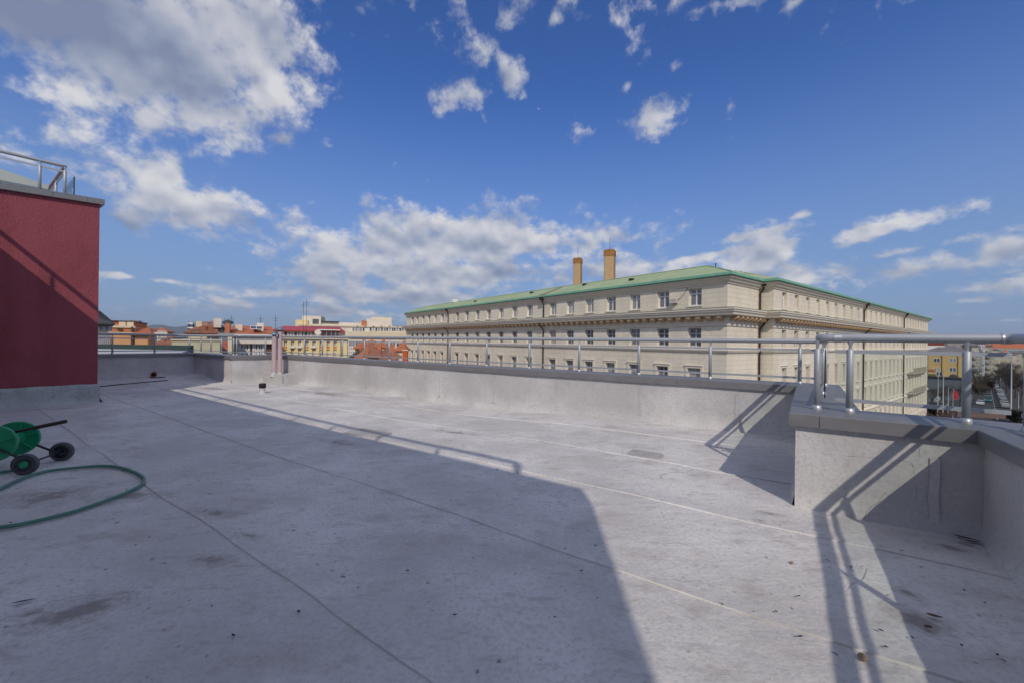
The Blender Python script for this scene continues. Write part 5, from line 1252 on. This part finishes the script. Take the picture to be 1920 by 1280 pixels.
def right_city():
    GRY = mat('slate_roof', (.17, .165, .165), .8, .15, .5)
    b = Bld('yellow_corner_house', 'mustard yellow corner house with grey ground floor and hipped grey roof', 1741, 1822, 659, 146, 3, 16, mat('mustard', (.60, .41, .17), .9, .07, .3))
    b.hip(GRY, b.h, b.z(645, 1780) - b.h, over=.8, ridge_in=6); b.box('ground_floor', mat('slate_cladding', (.12, .13, .15), .7, .15), -.1, b.w + .1, -.25, -.002, 0, b.z(706.5, 1760)); b.box('canopy', DARK, -.2, b.w + .3, -1.0, -.26, b.z(706, 1760), b.z(704.8, 1760)); b.box('eave', DARK, -.6, b.w + .6, -.8, -.002, b.h - .3, b.h - .18)
    b.box('bay', mat('mustard', (1, 1, 1)), b.x(1767), b.x(1770), -.35, -.002, b.z(704.5, 1767), b.h - .32); b.box('bay', MATS['mustard'], b.x(1797), b.x(1800), -.35, -.002, b.z(704.5, 1797), b.h - .32)
    b.box('attic', mat('attic_red', (.22, .06, .045), .8, .2), b.x(1743), b.x(1776), 5, 9, b.h + 1, b.z(641.5, 1760)); b.box('attic_wall', WHITE, b.x(1743), b.x(1776), 4.9, 9.1, b.h + .5, b.h + 2.2)
    for u in (1757, 1787, 1810):
        for v in (679, 696.5): put_window(b.o, b.x(u), 0, b.z(v, u), 1.7, 1.55, WHITE, 1, fr=.12, proud=.08)
    put_window(b.o, b.x(1762), 0, b.z(714, 1762) + 1.9, 1.7, 1.5, WHITE, 1, fr=.12); 
    aw = MB(); r = 1.0; aw.add([(r * math.cos(a), -.1, r * math.sin(a)) for a in [math.pi * k / 10 for k in range(11)]], [tuple(range(10, -1, -1))]); o = aw.build('arched_window', PANE, b.o); o.location = (b.x(1788), 0, b.z(707, 1788) + .2)
    b.box('balcony', mat('balcony_green', (.13, .12, .05), .8, .2), b.x(1741), b.x(1755), -.9, -.01, b.z(704, 1748), b.z(700.5, 1748)); b.box('balcony_brick', BRICK, b.x(1741), b.x(1755), -.3, -.01, b.z(702, 1748) + 1.4, b.z(698.5, 1748) + 1.4)
    specs = [(1822, 1835, 648, 205, mat('sand_wall', (.42, .36, .25), .9, .12), 'tall sandy apartment house with railings beyond the yellow house', GRY),
             (1834, 1847, 643, 215, mat('lilac_white_wall', (.52, .50, .52), .9, .1), 'narrow white apartment house between beige neighbours', GRY),
             (1846, 1861, 648, 228, mat('dun_wall', (.36, .32, .25), .9, .12), 'dun apartment house with rows of small windows', TILE2),
             (1860, 1872, 655, 250, mat('sand_wall', (.42, .36, .25)), 'lower sandy house before the long cream one', GRY),
             (1868, 1906, 664, 285, mat('long_cream', (.46, .40, .28), .9, .1), 'long cream house along the avenue', GRY),
             (1892, 1960, 661, 300, mat('cream_far', (.46, .43, .30), .9, .1), 'far cream house with flat roof at the avenue', GRY)]
    for i, (u0, u1, v, Y, m, lab, rf) in enumerate(specs):
        b = Bld('apartment_house', lab, u0, u1, v, Y, [10, 10, 10, 25, 35, 5][i], 14, m); b.hip(rf, b.h, 2.0, over=.5)
        nx = max(2, int(b.w / 2.4)); 
        for k in range(nx):
            for r in range(6):
                z = b.h - 3.0 - r * 3.2
                if z > 1: put_window(b.o, (k + .5) * b.w / nx, 0, z, 1.1, 1.6, WHITE, 1, fr=.12, proud=.08)
        for r in range(5):
            z = b.h - 3.4 - r * 3.2
            if z > 1 and i < 3: b.box('balcony', m, b.w * .25, b.w * .75, -1.0, -.01, z - .15, z + .75)
    b = Bld('green_house', 'green tall house with red tile roof behind the cream houses', 1862, 1960, 657, 330, 8, 16, mat('mint_wall', (.12, .30, .24), .9, .12)); b.hip(TILE, b.z(653, 1880), 4.0, over=.8, ridge_in=2); b.wins([b.w * (k + .5) / 8 for k in range(8)], [b.h - 3.2], 1.8, 1.8, WHITE, 1)
    b = Bld('mint_block', 'pale mint block with flat roof on the skyline', 1846, 1930, 642, 420, 4, 16, mat('pale_mint', (.30, .42, .40), .9, .1)); b.box('parapet', GRY, -.2, b.w + .2, -.3, .3, b.h, b.h + .5)
    b = Bld('beige_block', 'plain beige block rising behind the yellow house roof', 1776, 1832, 641, 230, 0, 14, mat('dusty_pink', (.40, .34, .30), .9, .1)); b.box('parapet', GRY, -.2, b.w + .2, -.3, .3, b.h, b.h + .4); b.wins([b.w * (k + .5) / 6 for k in range(6)], [b.h - 3.2], 1.2, 1.5, WHITE, 1)
    # far roofs of the town, filling the distance on both sides
    G1 = 'far roofs of the town'
    rnd = random.Random(3)
    for i in range(46):
        left = i < 30
        Y = rnd.uniform(170, 520); u = rnd.uniform(120, 800) if left else rnd.uniform(1750, 2050)
        v = 640 + (u - 960) * ROLL + FPX * rnd.uniform(2.0, 5.5) / Y
        wl, wn = rnd.choice(((PALE, 'pale'), (CREAM, 'cream'), (GREY, 'grey'), (ORANGE, 'orange')) if left else ((PALE, 'pale'), (CREAM, 'cream'), (GREY, 'grey'))); rf, rn = rnd.choice(((TILE, 'red'), (TILE2, 'brown'), (GRY, 'slate grey')))
        b = Bld('town_house', 'small faraway town house with %s walls and %s hipped roof' % (wn, rn), u, u + 13 * 300 / Y, v, Y, rnd.uniform(-20, 20), 12, wl, group='far %s town houses with %s roofs' % (wn, rn))
        b.hip(rf, b.h, 2.2, over=.5)
right_city()

# bare trees
def tree_meshes(seed, H, spread, m):
    rnd = random.Random(seed); tr = MB(); cr = MB()
    def grow(p, d, L_, r, lvl):
        n = 3 if lvl < 2 else 2; pts = [p]; q = p.copy(); dd = d.copy()
        for k in range(n):
            dd = (dd + Vector((rnd.uniform(-.16, .16), rnd.uniform(-.16, .16), rnd.uniform(-.02, .10)))).normalized(); q = q + dd * (L_ / n); pts.append(q.copy())
        (tr if lvl < 2 else cr).tube(pts, [r * (1 - .42 * k / n) for k in range(n + 1)], 6 if lvl < 2 else 3, False)
        if lvl >= 5: return
        kids = 5 if lvl == 0 else (4 if lvl < 4 else 3)
        for k in range(kids):
            t = rnd.uniform(.45, 1.0) if lvl else rnd.uniform(.75, 1)
            i = min(n - 1, int(t * n)); o = pts[i].lerp(pts[i + 1], t * n - i)
            a = rnd.uniform(0, 6.28); side = Vector((math.cos(a), math.sin(a), rnd.uniform(.1, .7))).normalized()
            grow(o, (dd * .75 + side * spread).normalized(), L_ * rnd.uniform(.55, .74), max(.014, r * .52), lvl + 1)
    grow(Vector((0, 0, -.1)), Vector((0, 0, 1)), H * .34, H * .020, 0)
    return tr.mesh('trunk', m), cr.mesh('crown', m)
BARK = mat('bark', (.075, .06, .05), .9, .25, 3); BARK2 = mat('budding_twigs', (.12, .085, .065), .9, .25, 3)
TV = [tree_meshes(1, 10, .75, BARK), tree_meshes(2, 9, .85, BARK2), tree_meshes(5, 12, .7, BARK), tree_meshes(8, 7, .9, BARK2)]
def trees():
    tR = Vector((.8, .6)); nR = Vector((.6, -.8)); Q = Vector((20.2, 37.6)) + tR * 7 + nR * 1.316
    k = 0
    for s in (26, 33, 40, 47, 54, 61, 68, 76, 84):
        p = Q + tR * s + nR * 3.4; put_tree(p, (1, 3)[k % 2], .75 + .05 * (k % 4), 'bare budding street tree at the foot of the stone building', 'street trees along the stone building'); k += 1
    for (u, Y, vr, sc, lab) in ((1748, 124, 0, .8, 1), (1762, 120, 1, .9, 1), (1779, 128, 2, .72, 1), (1800, 122, 0, .85, 1), (1806, 132, 2, .7, 1), (1826, 150, 0, .9, 2), (1838, 158, 2, .85, 2), (1850, 165, 0, 1.0, 2), (1845, 142, 1, .9, 2), (1862, 172, 2, .9, 2), (1877, 175, 2, 1.15, 2), (1889, 168, 0, 1.3, 2), (1893, 200, 2, 1.3, 2), (1905, 150, 2, 1.2, 2), (1884, 230, 2, 1.2, 2), (1830, 190, 2, 1.0, 2), (1915, 130, 0, 1.2, 2)):
        p = at(u, 640, Y); put_tree(p, vr, sc, ['', 'bare tree in front of the mustard yellow house', 'dark bare tree along the avenue of parked cars'][lab], ['', 'bare trees by the yellow house', 'bare trees along the avenue'][lab])
def put_tree(p, k, sc, label, group):
    t = thing('bare_tree', label, 'tree', (p.x, p.y, GZ + .05), random.uniform(0, 6), group); t.scale = (sc, sc, sc)
    link('trunk', TV[k][0], t); link('crown', TV[k][1], t)
trees()

# vehicles
def car_proto(col, name, van=False):
    paint = mat('paint_' + name, col, .3, .04, 1, spec=.6, metal=.1)
    L_, W, H = (4.9, 1.9, 2.0) if van else (4.3, 1.75, 1.45)
    prof = [(-L_ / 2, .35), (-L_ / 2, .95), (-L_ / 2 + .15, 1.02), (L_ / 2 - .95 if not van else L_ / 2 - .6, 1.0), (L_ / 2 - .1, .85), (L_ / 2, .6), (L_ / 2, .32)]
    mb = MB(); n = len(prof); vs = [(x, -W / 2, z) for x, z in prof] + [(x, W / 2, z) for x, z in prof]
    mb.add(vs, [tuple(range(n)), tuple(range(2 * n - 1, n - 1, -1))] + [(i, n + i, n + (i + 1) % n, (i + 1) % n) for i in range(n)])
    body = mb.mesh('body', paint)
    cab = [(-L_ / 2 + .1, .99), (-L_ / 2 + .35, H - .04), (L_ / 2 - (1.5 if van else 2.0), H - .03), (L_ / 2 - (.75 if van else 1.2), .99)]
    w2 = W / 2 - .04; w3 = W / 2 - .20
    vs = [(cab[0][0], -w2, cab[0][1]), (cab[1][0], -w3, cab[1][1]), (cab[2][0], -w3, cab[2][1]), (cab[3][0], -w2, cab[3][1])]; vs += [(x, -y, z) for x, y, z in vs]
    glass = MB().add(vs, [(0, 1, 2, 3), (7, 6, 5, 4), (0, 4, 5, 1), (2, 6, 7, 3), (1, 5, 6, 2)]).mesh('windows', PANE)
    roof = MB().add([(cab[1][0] - .02, -w3 - .02, H - .05), (cab[2][0] + .02, -w3 - .02, H - .05), (cab[2][0] + .02, w3 + .02, H - .05), (cab[1][0] - .02, w3 + .02, H - .05), (cab[1][0] + .1, -w3 + .08, H), (cab[2][0] - .1, -w3 + .08, H), (cab[2][0] - .1, w3 - .08, H), (cab[1][0] + .1, w3 - .08, H)],
                    [(4, 5, 6, 7), (0, 1, 5, 4), (1, 2, 6, 5), (2, 3, 7, 6), (3, 0, 4, 7), (3, 2, 1, 0)]).mesh('roof', paint)
    wheel = MB().lathe([(0, -.11), (.3, -.11), (.32, -.08), (.32, .08), (.3, .11), (0, .11)], axis=(0, 1, 0), seg=14).mesh('wheel', M_RUBBER)
    lamp = MB().box(-.04, .04, -.2, .2, -.07, .07).mesh('headlight', mat('lamp_lens', (.6, .6, .6), .2)); tail = MB().box(-.04, .04, -.14, .14, -.08, .08).mesh('tail_light', mat('tail_lens', (.3, .02, .02), .3))
    return body, glass, roof, wheel, lamp, tail, L_, W
PROTO = {n: car_proto(c, n, v) for n, c, v in (('white', (.62, .63, .63), 0), ('silver', (.34, .36, .38), 0), ('blue', (.03, .07, .28), 0), ('black', (.02, .02, .025), 0), ('red', (.3, .02, .02), 0), ('teal', (.05, .25, .28), 1), ('pale', (.5, .5, .36), 0))}
def car(n, p, ang, label, group=None):
    b, g_, r_, w, l, tl, L_, W = PROTO[n]
    t = thing('parked_car' if n != 'teal' else 'van', label, 'car' if n != 'teal' else 'van', (p.x, p.y, GZ + .03), ang, group)
    link('body', b, t); link('windows', g_, t); link('roof', r_, t)
    for x in (-L_ / 2 + .8, L_ / 2 - .85):
        for y in (-W / 2 + .1, W / 2 - .1): link('wheel', w, t, (x, y, .32))
    for y in (-W / 2 + .3, W / 2 - .3): link('headlight', l, t, (L_ / 2 - .04, y, .68)); link('tail_light', tl, t, (-L_ / 2, y, .75))
def cars():
    ang = math.atan2(AE.y, AE.x)
    cl = {'white': 'white', 'silver': 'silver', 'blue': 'dark blue', 'black': 'black', 'red': 'red', 'pale': 'pale beige'}
    row = ['silver', 'white', 'black', 'silver', 'blue', 'white', 'silver', 'red', 'white', 'black', 'silver', 'blue', 'white', 'silver', 'pale', 'white', 'black', 'silver']
    k = 0
    for d in (-7.2, 7.2):
        for i in range(13):
            c = row[k % len(row)]; k += 1
            p = A0 + AE * (62 + i * 8.5 + (3 if d > 0 else 0)) + AN * d
            car(c, p, ang, cl[c] + ' car parked in a row along the avenue', cl[c] + ' cars parked along the avenue')
    car('teal', at(1852, 746, 139).xy, ang + math.pi, 'teal and white van driving on the avenue')
    car('white', at(1838, 752, 131).xy, ang + math.pi, 'white car driving beside the teal van')
    car('pale', at(1876, 733, 165).xy, ang, 'pale beige car driving in the middle of the avenue')
    car('blue', at(1893, 722, 186).xy, ang, 'dark blue car with lights on the avenue')
    for i, u in enumerate((1729, 1736)): car(('white', 'silver')[i], at(u, 752, 116 + 4 * i).xy, R(40), ('white', 'silver')[i] + ' car parked at the corner of the stone building')
cars()

def street_furniture():
    M_P = mat('pole_grey', (.42, .42, .41), .6, .1); M_F = mat('flag_red', (.42, .02, .03), .8, .15)
    def pole(u, vt, Y, label, r=.10, flag=False, arm=False, name='flagpole', cat='flagpole', group=None):
        p = at(u, vt, Y); t = thing(name, label, cat, (p.x, p.y, GZ), 0, group); H = p.z - GZ
        MB().lathe([(r * 2, 0), (r * 2, .3), (r, .35), (r * .6, H)], seg=8).build('pole', M_P, t); MB().lathe([(0, H + .18), (.12, H + .08), (0, H)], seg=8).build('finial', M_P, t)
        if flag:
            mb = MB(); vs = []
            for i in range(9):
                for j in range(2): vs.append((.1 + i * .16, .15 * math.sin(i * 1.1), H - .3 - j * 2.2 - .06 * i))
            mb.add(vs, [(2 * i, 2 * i + 1, 2 * i + 3, 2 * i + 2) for i in range(8)], True); mb.build('flag', M_F, t)
        if arm:
            MB().tube([(0, 0, H - .1), (-.6, 0, H + .25), (-1.9, 0, H + .3)], .05, 6).build('arm', M_P, t); MB().box(-2.5, -1.8, -.15, .15, H + .22, H + .36).build('lamp_head', mat('lamp_grey', (.3, .3, .3), .5), t)
    pole(1759, 700, 100, 'bare white flagpole nearest the stone building'); pole(1769, 693, 102, 'tallest bare white flagpole on the square', r=.13); pole(1778, 727, 101, 'short white flagpole without a flag'); pole(1787, 728, 104, 'slim flagpole flying a red flag', r=.07, flag=True)
    pole(1897, 662, 110, 'tall grey street lamp at the edge of the square', r=.16, arm=True, name='street_lamp', cat='street lamp'); pole(1876, 703, 190, 'far grey street lamp on the avenue', r=.12, arm=True, name='street_lamp', cat='street lamp'); pole(1910, 735, 112, 'brown slim pole at the edge of the square', r=.08); pole(1731, 742, 104, 'grey street lamp at the corner of the stone building', r=.10, arm=True, name='street_lamp', cat='street lamp')
    # low terrace wall of the square
    a, b = at(1795, 762, 108), at(1925, 772, 104)
    q = Vector((b.x - a.x, b.y - a.y)).normalized(); n = Vector((-q.y, q.x)) * .5
    o = thing('retaining_wall', 'low brown retaining wall at the edge of the square', 'wall', (a.x, a.y, GZ)); d = Vector((b.x - a.x, b.y - a.y))
    MB().prism([(0, 0), (d.x, d.y), (d.x + n.x, d.y + n.y), (n.x, n.y)], 0, 1.3).build('wall', mat('wall_brown', (.17, .12, .10), .9, .2), o); MB().prism([(-.1, -.1), (d.x, d.y - .1), (d.x + n.x, d.y + n.y + .1), (n.x - .1, n.y + .1)], 1.3, 1.45).build('coping', mat('wall_cap', (.34, .26, .22), .9, .1), o)
    # dark clipped shrubs
    SH = mat('shrub_dark', (.022, .028, .02), .9, .4, 2)
    for i, (u, v, Y, s) in enumerate(((1748, 770, 108, 1.6), (1764, 772, 106, 1.3), (1771, 771, 109, 1.2), (1908, 785, 99, 2.0), (1900, 783, 101, 1.6), (1835, 735, 160, 2.6), (1850, 728, 175, 3.0), (1884, 706, 240, 4.0), (1900, 720, 185, 3.5))):
        p = at(u, v, Y); t = thing('shrub', 'dark dense shrub growing by the road', 'shrub', (p.x, p.y, GZ), 0, 'dark shrubs by the road'); rnd = random.Random(i); mb = MB()
        for k in range(320):
            d = Vector((rnd.gauss(0, 1), rnd.gauss(0, 1), rnd.gauss(0, 1))).normalized() * rnd.uniform(.45, 1) ; c = Vector((d.x * s * .8, d.y * s * .8, s * .95 + d.z * s * .85)); a = rnd.uniform(0, 6.3); w = s * .16
            x = Vector((math.cos(a), math.sin(a), rnd.uniform(-.6, .6))) * w; y = Vector((-math.sin(a), math.cos(a), rnd.uniform(-.8, .8))) * w
            mb.add([c - x - y * .5, c + x - y * .3, c + x * .6 + y, c - x * .7 + y * .8], [(0, 1, 2, 3)])
        mb.build('foliage', SH, t); MB().tube([(0, 0, 0), (0, 0, s * .7)], [s * .07, s * .03], 6).build('stem', BARK, t)
street_furniture()

# ------------------------------------------------------------------ the air over the town
def haze():
    S = 13500.0; z0, z1 = GZ - 1.2, 420.0
    m = bpy.data.materials.new('haze'); m.use_nodes = True; nt = m.node_tree; N = nt.nodes
    for n in list(N): N.remove(n)
    o = N.new('ShaderNodeOutputMaterial'); v = N.new('ShaderNodeVolumePrincipled')
    v.inputs['Color'].default_value = (.80, .88, 1.0, 1); v.inputs['Density'].default_value = 6e-5; v.inputs['Anisotropy'].default_value = .2
    nt.links.new(v.outputs[0], o.inputs['Volume'])
    b = MB().box(-S, S, -S, S, z0, z1).build('haze', m); b['kind'] = 'stuff'
haze()
